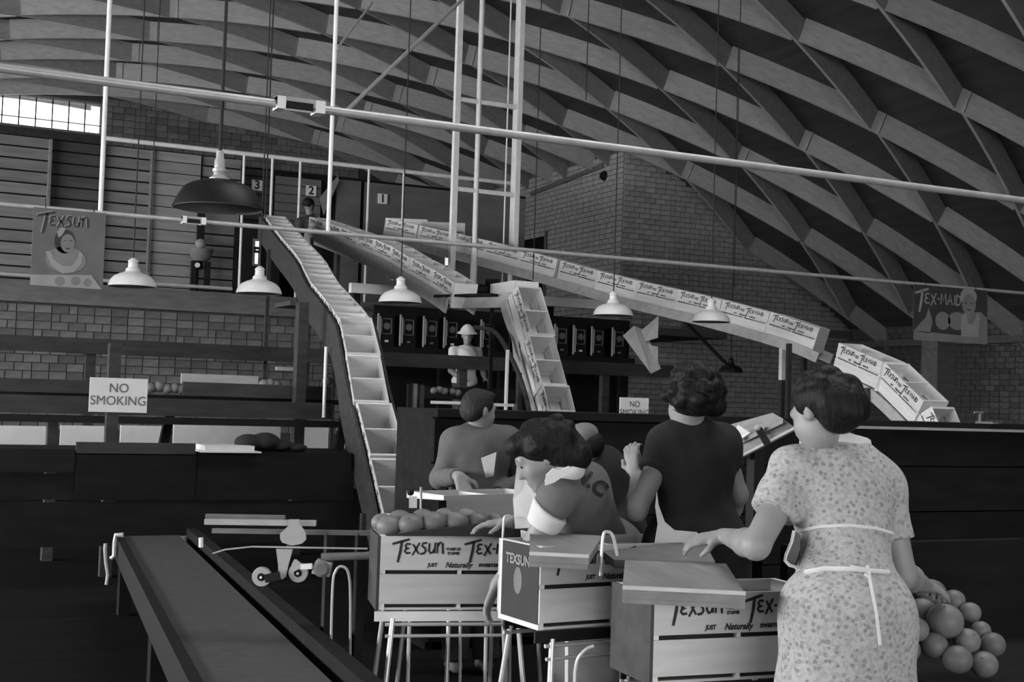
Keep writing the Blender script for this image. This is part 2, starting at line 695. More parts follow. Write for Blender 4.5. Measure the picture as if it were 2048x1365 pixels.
# wall plate where the vault springs
structure(MB().bb(21.1, 21.36, 5, VG, 3.05, 3.2).build('trim_1', GREYWOOD))
structure(MB().bb(16.5, 21.3, VG - .14, VG, 3.28, 3.46).build('trim_2', GREYWOOD))
# dark opening with pale jambs in the return wall
structure(MB().bb(UG - .03, UG + .05, 28.6, 31.5, 3.0, 5.6).build('door_1', DARKWOOD))
for q, y in enumerate((28.55, 29.6, 31.5)):
    structure(MB().bb(UG - .08, UG + .04, y - .05, y + .05, 3.0, 5.7 if q != 1 else 4.8).build('trim_%d' % (3 + q), GREYWOOD))

# sloping pale lintel and the round black bell on the return wall
def Pu(px, py, u):
    r = ray(px, py)
    return CAM + r * (u / r.x)


pa, pb = Pu(1062, 388, UG - .06), Pu(1206, 331, UG - .06)
structure(MB().bar(pa, pb, .05, .10).build('trim_7', GREYWOOD))
pb = Pu(1209, 352, UG - .04)
tag(MB().lathe([(0, .1), (.07, .09), (.10, .05), (.115, 0), (0, 0)], pb, 20, (0, 1, 0), (0, 0, 1), (-1, 0, 0)).build('alarm_bell', BLACKM, smooth=True), 'round black bell high on the corner of the tiled gable', 'bell')

# end wall with its window band
wl, wr = Pv(-30, 225, VF).x, Pv(203, 225, VF).x
wz0, wz1 = 8.06, 8.80
mbw = MB().bb(-6, UG, VF + .02, VF + .3, 2.9, wz0).bb(-6, UG, VF + .02, VF + .3, wz1, 9.4)
mbw.bb(wr, UG, VF + .02, VF + .3, wz0, wz1).bb(-6, wl, VF + .02, VF + .3, wz0, wz1)
wall_back = structure(mbw.build('wall_back', MORTAR))
tile_wall(wall_back, (wr, VF + .02, 0), X, -Y, 7.0, 6.6, 9.0, 0.28, 0.17, TILE, top=lambda c: vault_z(c.x, 25.5), parts=250)
win = structure(MB().bb(wl, wr, VF - .02, VF + .1, wz0 - .06, wz0).bb(wl, wr, VF - .02, VF + .1, wz1, wz1 + .06)
                .bb(wl - .06, wl, VF - .02, VF + .1, wz0 - .06, wz1 + .06).bb(wr, wr + .06, VF - .02, VF + .1, wz0 - .06, wz1 + .06).build('window_1', GREYWOOD))
npane = 7
for k in range(npane):
    xa, xb = wl + (wr - wl) * k / npane, wl + (wr - wl) * (k + 1) / npane
    for za, zb in ((wz0, wz0 + .2), (wz0 + .2, wz1)):
        MB().bb(xa + .015, xb - .015, VF + .04, VF + .05, za + .01, zb - .01).build('pane', GLASS, win)
    if k:
        MB().bb(xa - .015, xa + .015, VF + .02, VF + .07, wz0, wz1).build('glazing_bar', BLACKM, win)
MB().bb(wl, wr, VF + .02, VF + .07, wz0 + .19, wz0 + .21).build('glazing_bar', BLACKM, win)

# upper deck, its edge beam, and the plank walls standing on it
deck = structure(MB().bb(-3, UG, ML, VF, 2.86, 3.0).build('floor_upper', PLATFORM))
structure(MB().bb(-3, 8.2, ML - .12, ML, 2.80, 3.12).build('trim_6', GREYWOOD))


def plank_wall(wall, px0, px1, v, z0, z1, pitch, gap, m, jit=0.0, thick=0.02):
    xa, xb = Pv(px0, 420, v).x, Pv(px1, 420, v).x
    z = z0
    while z + pitch * 0.5 < z1:
        hh = min(pitch - gap, z1 - z)
        MB().bb(xa, xb, v - thick, v, z + gap * .5, z + gap * .5 + hh).build('plank', m, wall)
        z += pitch


wall_upper = structure(MB().bb(-1, Pv(470, 420, ML + .5).x, ML + .55, ML + .62, 3.0, 5.4).build('wall_upper', DARKWOOD))
plank_wall(wall_upper, -40, 93, ML + .45, 3.0, 5.35, .184, .026, SLAT)
plank_wall(wall_upper, 97, 199, ML + .52, 3.0, 5.35, .184, .026, SLAT_D)
plank_wall(wall_upper, 202, 298, ML + .45, 3.0, 5.35, .184, .026, SLAT)
plank_wall(wall_upper, 302, 398, ML + .40, 3.0, 5.35, .184, .014, SLAT_L)
plank_wall(wall_upper, 401, 478, ML + .45, 3.0, 5.35, .184, .026, SLAT)
for px in (95, 200, 300):
    x = Pv(px, 420, ML + .4).x
    MB().bb(x - .02, x + .02, ML + .32, ML + .46, 3.0, 5.35).build('batten', SLAT, wall_upper)

# chute partition with the bays numbered 3, 2, 1
VP_ = ML + .9
wall_chute = structure(MB().bb(Pv(470, 420, VP_).x, Pv(1052, 420, VP_).x, VP_ + .03, VP_ + .08, 3.0, 5.35).build('wall_chutes', DARKWOOD))
plank_wall(wall_chute, 548, 640, VP_, 3.6, 5.3, .15, .012, PARTITION)
plank_wall(wall_chute, 478, 545, VP_, 4.0, 5.3, .15, .02, SLAT_D)
for (pa, pb) in ((672, 720), (728, 802), (806, 905), (909, 1050)):
    MB().bb(Pv(pa, 420, VP_).x, Pv(pb, 420, VP_).x, VP_ - .02, VP_ + .03, 3.0, 5.3).build('panel', PARTITION, wall_chute)
# a leaning pale board by bay 2
pp = [Pv(640, 395, VP_ - .1), Pv(676, 352, VP_ - .1), Pv(678, 362, VP_ - .1), Pv(648, 430, VP_ - .1)]
o = MB().poly(pp, -Y, .03).build('leaning_board', SLAT_L)
tag(o, 'pale board leaning against the partition between bays 2 and 1', 'board')

# small bright window low in the wall below the upper deck
VW = ML - .02


def small_window(name, px0, px1, py0, py1, v, nx, nz):
    a, b = Pv(px0, (py0 + py1) / 2, v), Pv(px1, (py0 + py1) / 2, v)
    z0, z1 = Pv((px0 + px1) / 2, py1, v).z, Pv((px0 + px1) / 2, py0, v).z
    w = MB()
    w.bb(a.x - .03, b.x + .03, v - .04, v, z0 - .03, z0).bb(a.x - .03, b.x + .03, v - .04, v, z1, z1 + .03)
    w.bb(a.x - .03, a.x, v - .04, v, z0, z1).bb(b.x, b.x + .03, v - .04, v, z0, z1)
    w = structure(w.build(name, GREYWOOD))
    for i in range(nx):
        for k in range(nz):
            xa, xb = a.x + (b.x - a.x) * i / nx, a.x + (b.x - a.x) * (i + 1) / nx
            za, zb = z0 + (z1 - z0) * k / nz, z0 + (z1 - z0) * (k + 1) / nz
            MB().bb(xa + .006, xb - .006, v - .02, v - .01, za + .006, zb - .006).build('pane', LITPANE, w)
    return w


LITPANE = bpy.data.materials.new('daylit_pane')
LITPANE.use_nodes = True
_b = LITPANE.node_tree.nodes['Principled BSDF']
_b.inputs['Base Color'].default_value = (.8, .8, .8, 1)
_b.inputs['Emission Color'].default_value = (1, 1, 1, 1)
_b.inputs['Emission Strength'].default_value = 0.62
small_window('window_2', 772, 847, 754, 778, VG - .03, 4, 2)
small_window('window_3', 782, 802, 545, 562, VP_ - .06, 1, 1)
small_window('window_4', 888, 899, 508, 532, VP_ - .05, 1, 1)
small_window('window_5', 509, 518, 484, 528, VP_ - .03, 1, 3)  # glowing slit standing for sun through the doorway gap

# ================================================================== OVERHEAD PIPES, POSTS, LAMPS
def pipe_run(label, v, z, u0, u1, r, fit_px, fit_len):
    t = thing('lighting_conduit', label, 'pipe', (u0, v, z), 'lighting conduits crossing the hall')
    MB().path([(u0, v, z), (u1, v, z)], r, 14).build('pipe', PIPE_D, t, smooth=True)
    if fit_px:
        f = Pv(fit_px, 300, v).x
        h = fit_len / 2
        fx = MB().bb(f - h, f + h, v - .038, v + .038, z - .008, z + .036).build('junction_box', STEEL, t)
        MB().bb(f - h * .62, f + h * .5, v - .042, v - .03, z - .022, z + .014).build('cover_slot', BLACKM, fx)
        MB().bb(f - h, f - h * .66, v - .045, v + .045, z - .03, z + .034).build('end_fitting', PIPE, fx)
        MB().bb(f + h * .6, f + h, v - .045, v + .045, z - .03, z + .034).build('end_fitting', PIPE, fx)
        MB().bb(f - h * .64, f + h * .4, v - .045, v - .03, z - .036, z - .026).build('lip', STEEL, fx)
    return t


pipe_run('thick pale pipe crossing the whole picture in front of the tall white posts', 6.5, 3.02, -4.5, 16.0, .0225, 595, .25)
pipe_run('thinner grey pipe across the middle, carrying both hanging posters', 12.0, 3.09, -4.0, 20.8, .0215, 393, .21)
pipe_run('distant thin pipe level with the small enamel lamps, behind the woman poster', 18.8, 3.03, -4.0, 4.75, .026, None, 0)


def lamp(label, px, v, zr, dia, shade, neck, big=False, thin=.006, group='dome lamps hanging in rows'):
    u = Pv(px, 560, v).x
    t = thing('pendant_lamp', label, 'lamp', (u, v, zr), group)
    k = dia / .43
    outer = [(.215, 0), (.212, .02), (.195, .06), (.165, .092), (.12, .115), (.075, .13), (.062, .145)]
    if big:
        outer = [(.222, -.012), (.218, .0), (.205, .03), (.172, .085), (.14, .105), (.09, .122), (.05, .13)]
    inner = [(r - .006, z - .004) for r, z in outer][::-1]
    prof = [(r * k, z * k) for r, z in outer + [(.03, .145)]]
    sh = MB().lathe(prof[:-1], (u, v, zr), 32)
    sh.f = [f for f in sh.f if len(f) == 4]
    sh.build('lamp_shade', shade, t, smooth=True)
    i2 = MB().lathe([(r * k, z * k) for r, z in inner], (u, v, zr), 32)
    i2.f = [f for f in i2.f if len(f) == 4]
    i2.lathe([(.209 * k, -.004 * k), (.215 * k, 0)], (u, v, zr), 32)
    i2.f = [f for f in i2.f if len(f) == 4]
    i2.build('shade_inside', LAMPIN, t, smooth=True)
    nk = MB().lathe([(r * k, z * k) for r, z in (((.062, .14), (.066, .15), (.058, .165), (.045, .175), (.042, .215), (.048, .222), (.046, .235), (.03, .25), (.012, .262)) if not big else ((.05, .12), (.05, .135), (.03, .15), (.028, .165), (.034, .168), (.034, .182), (.026, .188), (.026, .225), (.02, .235), (.018, .27), (.01, .275)))], (u, v, zr), 20)
    nk.build('socket_cap', neck, t, smooth=True)
    MB().lathe([(.0, .022 * k), (.022 * k, .03 * k), (.03 * k, .05 * k), (.024 * k, .08 * k), (.015 * k, .12 * k)], (u, v, zr), 14).build('bulb', WHITEP, t, smooth=True)
    zt = vault_z(u)
    MB().path([(u, v, zr + .25 * k), (u, v, zt)], thin, 6).build('cable', CABLE, t)
    return t


lamp('large black dome lamp hanging nearest, under the thick pipe', 430, 6.5, 2.475, .43, ENAMEL_D, PIPE_D, big=True, thin=.009)
lamp('small white dome lamp beside the woman poster', 265, 12.0, 2.46, .42, ENAMEL, ENAMEL)
lamp('small white dome lamp just left of the tall curved crate chute', 519, 12.0, 2.47, .42, ENAMEL, ENAMEL)
lamp('small white dome lamp in front of the dark machine heads, right of the curved chute', 802, 12.0, 2.47, .42, ENAMEL, ENAMEL)
lamp('small white dome lamp hanging below the long crate line, beside the steep chute', 1228, 12.0, 2.48, .42, ENAMEL, ENAMEL)
lamp('small white dome lamp farthest along the row, before the crate line', 1424, 12.0, 2.48, .42, ENAMEL, ENAMEL)
lamp('small black dome lamp low against the tiled gable', 1466, 18.0, 2.13, .40, ENAMEL_D, ENAMEL_D)


def drop_cable(label, px, v, py_end):
    p = Pv(px, py_end, v)
    zt = vault_z(p.x)
    return tag(MB().path([(p.x, v, p.z), (p.x, v, zt)], .007, 6).build('hanging_cable', CABLE), label, 'cable', 'thin cables from the roof')


drop_cable('thin dark cable dropping to the tall slatted wall beside the white lamp', 297, 19.0, 545)
drop_cable('thin dark cable in front of bay 3, ending at the curved chute', 530, 12.0, 440)
drop_cable('thin dark cable just right of the tall double post', 1066, 16.0, 560)
drop_cable('thin dark cable before the far end of the long crate line', 1468, 15.0, 575)
drop_cable('short dark cable high over the double post, ending in the timbers', 1172, 15.5, 200)

# hangers that carry the middle pipe
for px, lab in ((200, 'slim white hanger post rising from the woman poster'), (657, 'slim white hanger post in front of bay 2')):
    p = Pv(px, 440, 12.0)
    tag(MB().path([(p.x, 12.0, 3.10), (p.x, 12.0, vault_z(p.x))], .021, 12).build('hanger_post', PIPE, smooth=True), lab, 'post', 'hanger posts of the middle pipe')
# sloping rods up into the roof
for a, b, r, lab in (((690, 225), (897, 25), .022, 'long sloping rod rising beside the slim post to the roof'),
                     ((674, 97), (728, 27), .013, 'short sloping rod near the top of the slim post')):
    p, q = Pv(a[0], a[1], 12.1), Pv(b[0], b[1], 13.4)
    q2 = p + (q - p) * 1.35
    tag(MB().path([p, q2], r, 8).build('brace_rod', PIPE_D, smooth=True), lab, 'rod')

# white tubular tower
VT = 17.2
t = thing('post_tower', 'tall white double post with cross rungs standing over the crate line', 'post', Pv(975, 560, VT))
xs = [Pv(911, 300, VT).x, Pv(955, 300, VT).x, Pv(1035, 300, VT).x]
zt = vault_z(xs[1])
MB().bb(xs[0] - .04, xs[0] + .04, VT - .04, VT + .04, 3.0, zt).build('post', PIPE, t)
MB().path([(xs[1], VT, 3.05), (xs[1], VT, 3.7)], .05, 14).path([(xs[1], VT, 3.7), (xs[1], VT, zt)], .038, 14).build('pole', PIPE, t, smooth=True)
MB().bb(xs[2] - .035, xs[2] + .04, VT - .04, VT + .12, 3.0, zt).build('post', PIPE, t)
for y in (207, 385):
    z = Pv(975, y, VT).z
    MB().bb(xs[0], xs[2], VT - .03, VT + .03, z - .03, z + .03).build('rung', PIPE, t)
x4 = Pv(1013, 300, VT).x
MB().path([(x4, VT, 3.0), (x4, VT, zt)], .012, 8).build('thin_rod', PIPE, t)

# pipe rail of the upper deck
t = thing('deck_railing', 'long white pipe rail with thin uprights along the upper deck', 'railing', (5, ML, 3.0))
zr = 5.40
MB().path([(Pv(204, 270, ML).x, ML, zr), (Pv(1034, 370, ML).x, ML, zr)], .038, 10).build('rail', PIPE, t, smooth=True)
for px in (485, 542, 598, 736, 806):
    p = Pv(px, 400, ML)
    MB().path([(p.x, ML, 3.0), (p.x, ML, zr)], .022, 8).build('upright', PIPE, t, smooth=True)

# pale walkway beam under the chutes, whitened to stand in for side light
VB = 16.5
t = thing('walkway_beam', 'long pale beam under the crate chutes at the level of the small lamps', 'beam', (7.5, VB, 0))
MB().bb(Pv(700, 580, VB).x, Pv(1222, 600, VB).x, VB - .05, VB + .05, 2.90, 3.03).build('beam', WHITEP, t)
for px in (712, 1045, 1100):
    p = Pv(px, 600, VB + .1)
    MB().bb(p.x - .045, p.x + .045, VB + .06, VB + .15, 0, 2.92).build('post', DARKWOOD, t)

# number plates of the chute bays
for txt, px, py, wh in (('3', 514, 371, 'above the tall curved chute'), ('2', 622, 382, 'above the head of the shorter chute'), ('1', 765, 398, 'above the start of the long crate line')):
    p = Pv(px, py, VP_ - .05)
    t = thing('number_plate', 'small white number plate reading %s, %s' % (txt, wh), 'sign', p, 'bay number plates')
    MB().bb(p.x - .088, p.x + .088, p.y - .012, p.y + .012, p.z - .088, p.z + .088).build('board', WHITEP, t)
    me = sharpen_text(text_mesh(txt, .2, bold=.006), INK)
    o = link('numeral', me, INK, t)
    o.location = (0, -.016, 0)


# ------------------------------------------------------------------ posters and signs
def flat(t, m, pts, y, name='print'):
    """printed patch: pts in the poster's own metres (x right, z up)"""
    return MB().add([V(a, -.004 - y, b) for a, b in pts], [tuple(range(len(pts)))]).build(name, m, t, local=True)


def ell(cx, cz, rx, rz, n=20, a0=0, a1=360):
    return [(cx + rx * math.cos(math.radians(a0 + (a1 - a0) * k / (n if a1 - a0 >= 360 else n - 1))),
             cz + rz * math.sin(math.radians(a0 + (a1 - a0) * k / (n if a1 - a0 >= 360 else n - 1)))) for k in range(n)]


def strokes(t, m, word, x, z, sc, y, w=.16, name='lettering'):
    mb = MB()
    e = brush_word(mb, word, x, z, sc, -.004 - y, w)
    mb.build(name, m, t, local=True)
    return e


p = Pv(137, 500, 11.93)
t = thing('hanging_poster', 'hanging poster of a woman in a white collar with fruit, lettered TEXSUN', 'poster', p)
MB().bb(-.30, .30, 0, .012, -.325, .345).build('sheet', POSTER, t, local=True)
strokes(t, POSTER_L, 'TEXSUN', -.235, .195, .10, .0005)
strokes(t, POSTER_K, 'TEXSUN', -.225, .19, .10, .001)
flat(t, POSTER_K, ell(-.035, .07, .085, .105), .001, 'hair_print')
flat(t, POSTER_L, [(-.10, .15), (-.07, .19), (-.03, .18), (-.06, .12), (-.09, .10)], .0015, 'ribbon_print')
flat(t, POSTER_M, ell(-.01, .055, .058, .08), .002, 'face_print')
flat(t, POSTER_K, [(-.04, .075), (-.02, .085), (-.02, .078), (-.04, .07)], .003, 'brow_print')
flat(t, POSTER_K, [(.005, .085), (.03, .078), (.03, .071), (.005, .078)], .003, 'brow_print')
flat(t, POSTER_K, ell(-.008, .01, .02, .006), .003, 'mouth_print')
flat(t, POSTER_M, ell(-.02, -.09, .17, .115), .001, 'shoulder_print')
flat(t, POSTER_L, [(-.19, -.03), (-.15, -.02), (-.12, -.09), (-.05, -.145), (.03, -.14), (.08, -.07), (.09, .0), (.12, -.03), (.11, -.11), (.05, -.19), (-.04, -.21), (-.13, -.15)], .002, 'collar_print')
flat(t, POSTER_L, [(-.30, -.325), (-.30, -.235), (-.10, -.225), (.20, -.205), (.29, -.325)], .0025, 'table_print')
for cx, cz, r in ((-.06, -.275, .042), (.07, -.265, .04), (.17, -.275, .035)):
    flat(t, POSTER_M, ell(cx, cz, r, r), .003, 'fruit_print')
MB().path([(-.2, 0, .345), (-.2, .05, .43)], .004, 6).build('hook', BLACKM, t, local=True)
MB().path([(.2, 0, .345), (.2, .05, .40)], .004, 6).build('hook', BLACKM, t, local=True)

p = Pv(1902, 630, 11.93)
t = thing('hanging_poster', 'hanging poster of a woman in a bonnet holding fruit, lettered TEX-MAID', 'poster', p)
HW = (Pv(1975, 630, 11.93).x - Pv(1828, 630, 11.93).x) / 2
t.rotation_euler = (0, 0, 0)
MB().bb(-HW, HW, 0, .012, -.33, .33).build('sheet', POSTER_K, t, local=True)
k = HW / .44
strokes(t, POSTER_L, 'TEX-MAID', -.385 * k, .10, .112 * k, .001, .14)
flat(t, POSTER_M, [(-HW, -.33), (-HW, -.22), (.1, -.24), (HW, -.24), (HW, -.33)], .001, 'ground_print')
flat(t, POSTER_M, [(-.44 * k, -.22), (-.30 * k, -.05), (-.27 * k, .06), (-.22 * k, -.1), (-.25 * k, -.24)], .001, 'sleeve_print')
for cx, cz, rx, rz in ((-.10, -.08, .09, .11), (.07, -.07, .11, .11)):
    flat(t, POSTER_M, ell(cx * k, cz, rx * k, rz), .0015, 'fruit_print')
flat(t, POSTER_L, ell(.205 * k, .235, .10 * k, .11), .002, 'bonnet_print')
flat(t, POSTER_M, ell(.21 * k, .14, .085 * k, .125), .0025, 'face_print')
for dx in (-.03, .035):
    flat(t, POSTER_K, ell((.205 + dx) * k, .155, .012 * k, .008), .003, 'eye_print')
flat(t, POSTER_K, ell(.207 * k, .075, .028 * k, .009), .003, 'mouth_print')
flat(t, POSTER_M, [(.12 * k, .03), (.36 * k, .06), (.44 * k, -.02), (.44 * k, -.25), (.12 * k, -.25)], .0018, 'dress_print')
flat(t, POSTER_L, [(.12 * k, .0), (.18 * k, .03), (.20 * k, -.1), (.27 * k, -.1), (.31 * k, .05), (.34 * k, .03), (.33 * k, -.25), (.12 * k, -.25)], .003, 'apron_print')
for sx in (-.3, .3):
    MB().path([(sx * k, 0, .33), (sx * k, .06, .46)], .004, 6).build('hook', BLACKM, t, local=True)


def notice(label, p, w, h, yaw=0.0):
    t = thing('no_smoking_sign', label, 'sign', p, 'no smoking signs')
    t.rotation_euler = (0, 0, yaw)
    MB().bb(-w / 2, w / 2, -.008, .008, -h / 2, h / 2).build('board', PAPER, t, local=True)
    for txt, z, sz in (('NO', h * .20, h * .36), ('SMOKING', -h * .17, h * .36)):
        letters(text_mesh(txt, sz * 1.04, width=.95), INK2, t, (0, -.012, z))
    return t

# ================================================================== CRATES
CL, CW, CH = .66, .31, .30


def lettering_mesh():
    mb = MB()
    y = 0.0
    e = brush_word(mb, 'TEXSUN', -.262, .226, .050, y)
    brush_word(mb, 'TEX-MAID', .036, .226, .050, y)
    for txt, sz, x, z, sh, wd in (('GRAPEFRUIT', .0145, -.030, .249, 0, .72), ('ORANGES', .0145, -.030, .232, 0, .72),
                                  ('JUST', .021, -.115, .184, .15, .9), ('Naturally', .030, -.005, .184, .3, .95), ('SWEETER', .018, .12, .184, .15, 1.1)):
        me = text_mesh(txt, sz, bold=.0012, width=wd)
        mb.add([V(v.co.x + x + v.co.z * sh, y, v.co.z + z) for v in me.vertices], [tuple(p.vertices) for p in me.polygons])
        bpy.data.meshes.remove(me)
    return sharpen_text(mb.mesh('lettering'), INK)


LETTER = lettering_mesh()
CM = {
    'end_panel': MB().box((0, 0, CH / 2), .011, CW / 2 - .009, CH / 2).mesh('end_panel'),
    'divider': MB().box((0, 0, CH / 2 - .004), .008, CW / 2 - .010, CH / 2 - .006).mesh('divider'),
    'upper_board': MB().box((0, 0, .2315), CL / 2, .004, .0685).mesh('side_board'),
    'lower_board': MB().box((0, 0, .0865), CL / 2, .004, .0605).mesh('side_board'),
    'bottom_board': MB().box((0, 0, .005), CL / 2 - .002, .066, .005).mesh('bottom_board'),
}


def crate(label, base, xd, up, group=None, letters=True, m=None, name='fruit_crate'):
    xd, up = Vector(xd).normalized(), Vector(up).normalized()
    yd = up.cross(xd).normalized()
    up = xd.cross(yd)
    t = thing(name, label, 'crate', base, group)
    t.rotation_mode = 'QUATERNION'
    t.rotation_quaternion = Matrix((xd, yd, up)).transposed().to_quaternion()

    def put(key, nm, loc, mt):
        o = link(nm, CM[key], mt, t)
        o.location = loc
    for sx in (-1, 1):
        put('end_panel', 'end_panel', (sx * (CL / 2 - .012), 0, 0), CRATE_END)
    put('divider', 'divider', (0, 0, .004), CRATE_END)
    for sy in (-1, 1):
        put('upper_board', 'side_board', (0, sy * (CW / 2 - .005), 0), CRATE)
        put('lower_board', 'side_board', (0, sy * (CW / 2 - .005), 0), CRATE)
        put('bottom_board', 'bottom_board', (0, sy * .075, 0), CRATE)
    if letters:
        for sy in (-1, 1):
            o = link('lettering', LETTER, INK, t)
            o.location = (0, sy * (CW / 2 + .0012), 0)
            if sy > 0:
                o.rotation_euler = (0, 0, math.pi)
    return t


def smooth_path(pts, n=60):
    pts = [Vector(p) for p in pts]
    out = []
    m = len(pts)
    for i in range(m - 1):
        p0, p1, p2, p3 = pts[max(i - 1, 0)], pts[i], pts[i + 1], pts[min(i + 2, m - 1)]
        for k in range(n):
            t = k / n
            out.append(0.5 * ((2 * p1) + (p2 - p0) * t + (2 * p0 - 5 * p1 + 4 * p2 - p3) * t * t + (3 * p1 - p0 - 3 * p2 + p3) * t ** 3))
    out.append(pts[-1])
    return out


def resample(pts, step):
    acc, out = 0.0, [pts[0]]
    for a, b in zip(pts, pts[1:]):
        L = (b - a).length
        while acc + L >= step:
            f = (step - acc) / L
            a = a + (b - a) * f
            L = (b - a).length
            acc = 0.0
            out.append(a)
        acc += L
    return out


def frames(pts):
    sd, up = [], []
    for i in range(len(pts)):
        t = (pts[min(i + 1, len(pts) - 1)] - pts[max(i - 1, 0)]).normalized()
        s = t.cross(Z).normalized()
        sd.append(s)
        up.append(s.cross(t))
    return sd, up


ORD = ['first', 'second', 'third', 'fourth', 'fifth', 'sixth', 'seventh', 'eighth', 'ninth', 'tenth', 'eleventh', 'twelfth', 'thirteenth',
       'fourteenth', 'fifteenth', 'sixteenth', 'seventeenth', 'eighteenth', 'nineteenth', 'twentieth', 'twenty-first', 'twenty-second', 'twenty-third']


def chute(label, rims, where, railm, rail_h, legs, group, crates=True, start=.36, end=.3, step=.672, rail_drop=.03, flip=False, leg_m=None, leg_base=0.0):
    """gravity conveyor: rims are points along the middle of the crates' top; crates are laid from the first point on"""
    top = resample(smooth_path(rims), .06)
    sd, up = frames(top)
    base = [p - u * (CH + .012) for p, u in zip(top, up)]
    t = thing('gravity_conveyor', label, 'conveyor', V(base[0].x, base[0].y, 0))
    for s in (-1, 1):
        MB().sweep([b + d * (s * .182) + u * (rail_h / 2 - .10 + rail_drop) for b, d, u in zip(base, sd, up)], sd, up, .026, rail_h).build('side_rail', railm, t)
    rl = MB().path([(0, -.166, 0), (0, .166, 0)], .017, 8).mesh('roller', smooth=True)
    for i in range(2, len(base), 5):
        o = link('roller', rl, PIPE_D, t)
        tv = sd[i].cross(up[i])
        o.rotation_mode = 'QUATERNION'
        o.rotation_quaternion = Matrix((-tv, sd[i], up[i])).transposed().to_quaternion()
        o.location = base[i] - up[i] * .020 - parent_origin(t)
    for f in legs:
        i = int(f * (len(base) - 1))
        for s in (-1, 1):
            p = base[i] + sd[i] * (s * .21)
            MB().bb(p.x - .025, p.x + .025, p.y - .025, p.y + .025, leg_base, p.z + .02).build('leg', leg_m or MIDWOOD, t)
    if crates:
        L = (len(base) - 1) * .06
        k, x = 0, start
        while x < L - end:
            i = int(x / .06)
            i0, i1 = max(0, int((x - .3) / .06)), min(len(base) - 1, int((x + .3) / .06))
            tv = (base[i1] - base[i0]).normalized()
            c = (base[i0] + base[i1]) / 2
            c = c if (c - base[i]).dot(up[i]) > 0 else base[i]
            s = tv.cross(Z).normalized()
            u = s.cross(tv)
            crate(where % ORD[k], c + u * .004, tv if not flip else -tv, u, group)
            x += step
            k += 1
    return t


# chute 3: the tall curved one that comes down to the packers
rim1 = [P(803, 1030, 10.35), P(791, 972, 10.6), P(764, 861, 11.1), P(737, 756, 11.6), P(719, 667, 12.15), P(708, 634, 12.5), P(678, 595, 13.5),
        P(649, 562, 14.5), P(622, 515, 16.0), P(582, 470, 17.7), P(545, 425, 19.6)]
chute('tall curved gravity conveyor with dark side boards sweeping down from bay 3', rim1,
      'open wooden fruit crate, %s from the bottom of the tall curved chute', MIDWOOD, .34, (.03, .85), 'crates on the tall curved chute', flip=True, rail_drop=.02)
# chute 2: shorter, coming down beside it
rim2 = [P(930, 566, 15.5), P(900, 546, 15.9), P(832, 510, 16.8), P(790, 487, 17.5), P(700, 455, 19.0), P(636, 434, 20.2)]
chute('shorter gravity conveyor with pale side boards coming down from bay 2', rim2,
      'open wooden fruit crate, %s from the lower end of the bay 2 chute', RAILWOOD, .17, (.93,), 'crates on the bay 2 chute', flip=True, start=.34)
# steep drop after the turn
rim3 = [P(1060, 577, 14.95), P(1072, 625, 14.8), P(1084, 676, 14.6), P(1113, 776, 14.25), P(1127, 828, 14.05), P(1140, 880, 13.9)]
chute('steep gravity conveyor with pale side boards dropping behind the packing bin', rim3,
      'open wooden fruit crate, %s from the top of the steep chute', RAILWOOD, .13, (.5,), 'crates on the steep chute', start=.33, end=.2)
# transfer table between the bay 2 chute and the steep chute
pa, pb = P(918, 596, 15.6), P(1036, 588, 15.1)
t = thing('transfer_table', 'short pale transfer table joining the bay 2 chute to the steep chute', 'conveyor', V((pa.x + pb.x) / 2, (pa.y + pb.y) / 2, 0))
zz = (pa.z + pb.z) / 2
MB().bar(V(pa.x, pa.y, zz - .06), V(pb.x, pb.y, zz - .06), .03, .16).build('front_board', RAILWOOD, t)
MB().bar(V(pa.x, pa.y + .3, zz), V(pb.x, pb.y + .3, zz), .58, .03).build('bed', DARKWOOD, t)
for s in (.62, .95):
    q = pa + (pb - pa) * s
    MB().bb(q.x - .02, q.x + .02, q.y + .05, q.y + .09, 0, zz).build('leg', DARKWOOD, t)
MB().ball(V((pa.x + pb.x) / 2, (pa.y + pb.y) / 2 - .03, zz), .025).build('bolt_head', STEEL, t, smooth=True)
# a crate end standing at the head of the steep chute, and a dark motor on the table
q = P(1047, 588, 15.3)
crate('upright empty crate at the head of the steep chute', q - V(0, -.25, .16), (0, 1, 0), (0, 0, 1), letters=False)
q = P(955, 556, 15.9)
t = thing('drive_motor', 'dark drive motor on the transfer table below the tall double post', 'motor', V(q.x, q.y, zz + .02))
MB().path([(q.x - .15, q.y, zz + .1), (q.x + .12, q.y, zz + .1)], .085, 16).build('motor_body', BLACKM, t, smooth=True)
MB().bb(q.x - .17, q.x + .15, q.y - .1, q.y + .1, zz + .0, zz + .03).build('base', BLACKM, t)
MB().bb(q.x + .14, q.x + .26, q.y - .07, q.y + .07, zz + .02, zz + .25).build('gear_case', DARKWOOD, t)

# chute 1: the long line of crates that runs to the far side
rim4 = [P(786, 438, 20.2), P(1004, 487, 18.9), P(1250, 553, 17.5), P(1442, 597, 16.5), P(1600, 640, 15.85), P(1672, 668, 15.55)]
chute('long gravity conveyor carrying the line of lettered crates from bay 1', rim4,
      'lettered open crate, %s from bay 1 in the long line of crates', RAILWOOD, .12, (.95,), 'crates in the long line from bay 1', end=.12, rail_drop=.03)
rim5 = [P(1706, 690, 13.45), P(1750, 707, 13.15), P(1795, 730, 12.9), P(1862, 790, 12.5), P(1895, 835, 12.35), P(1925, 900, 12.2), P(1950, 975, 12.1)]
chute('lower gravity conveyor carrying crates down behind the dark bin below the bonnet poster', rim5,
      'lettered open crate, %s from the top of the lower chute below the bonnet poster', RAILWOOD, .10, (.3,), 'crates on the lower chute', start=.34, end=.15, rail_drop=.02)
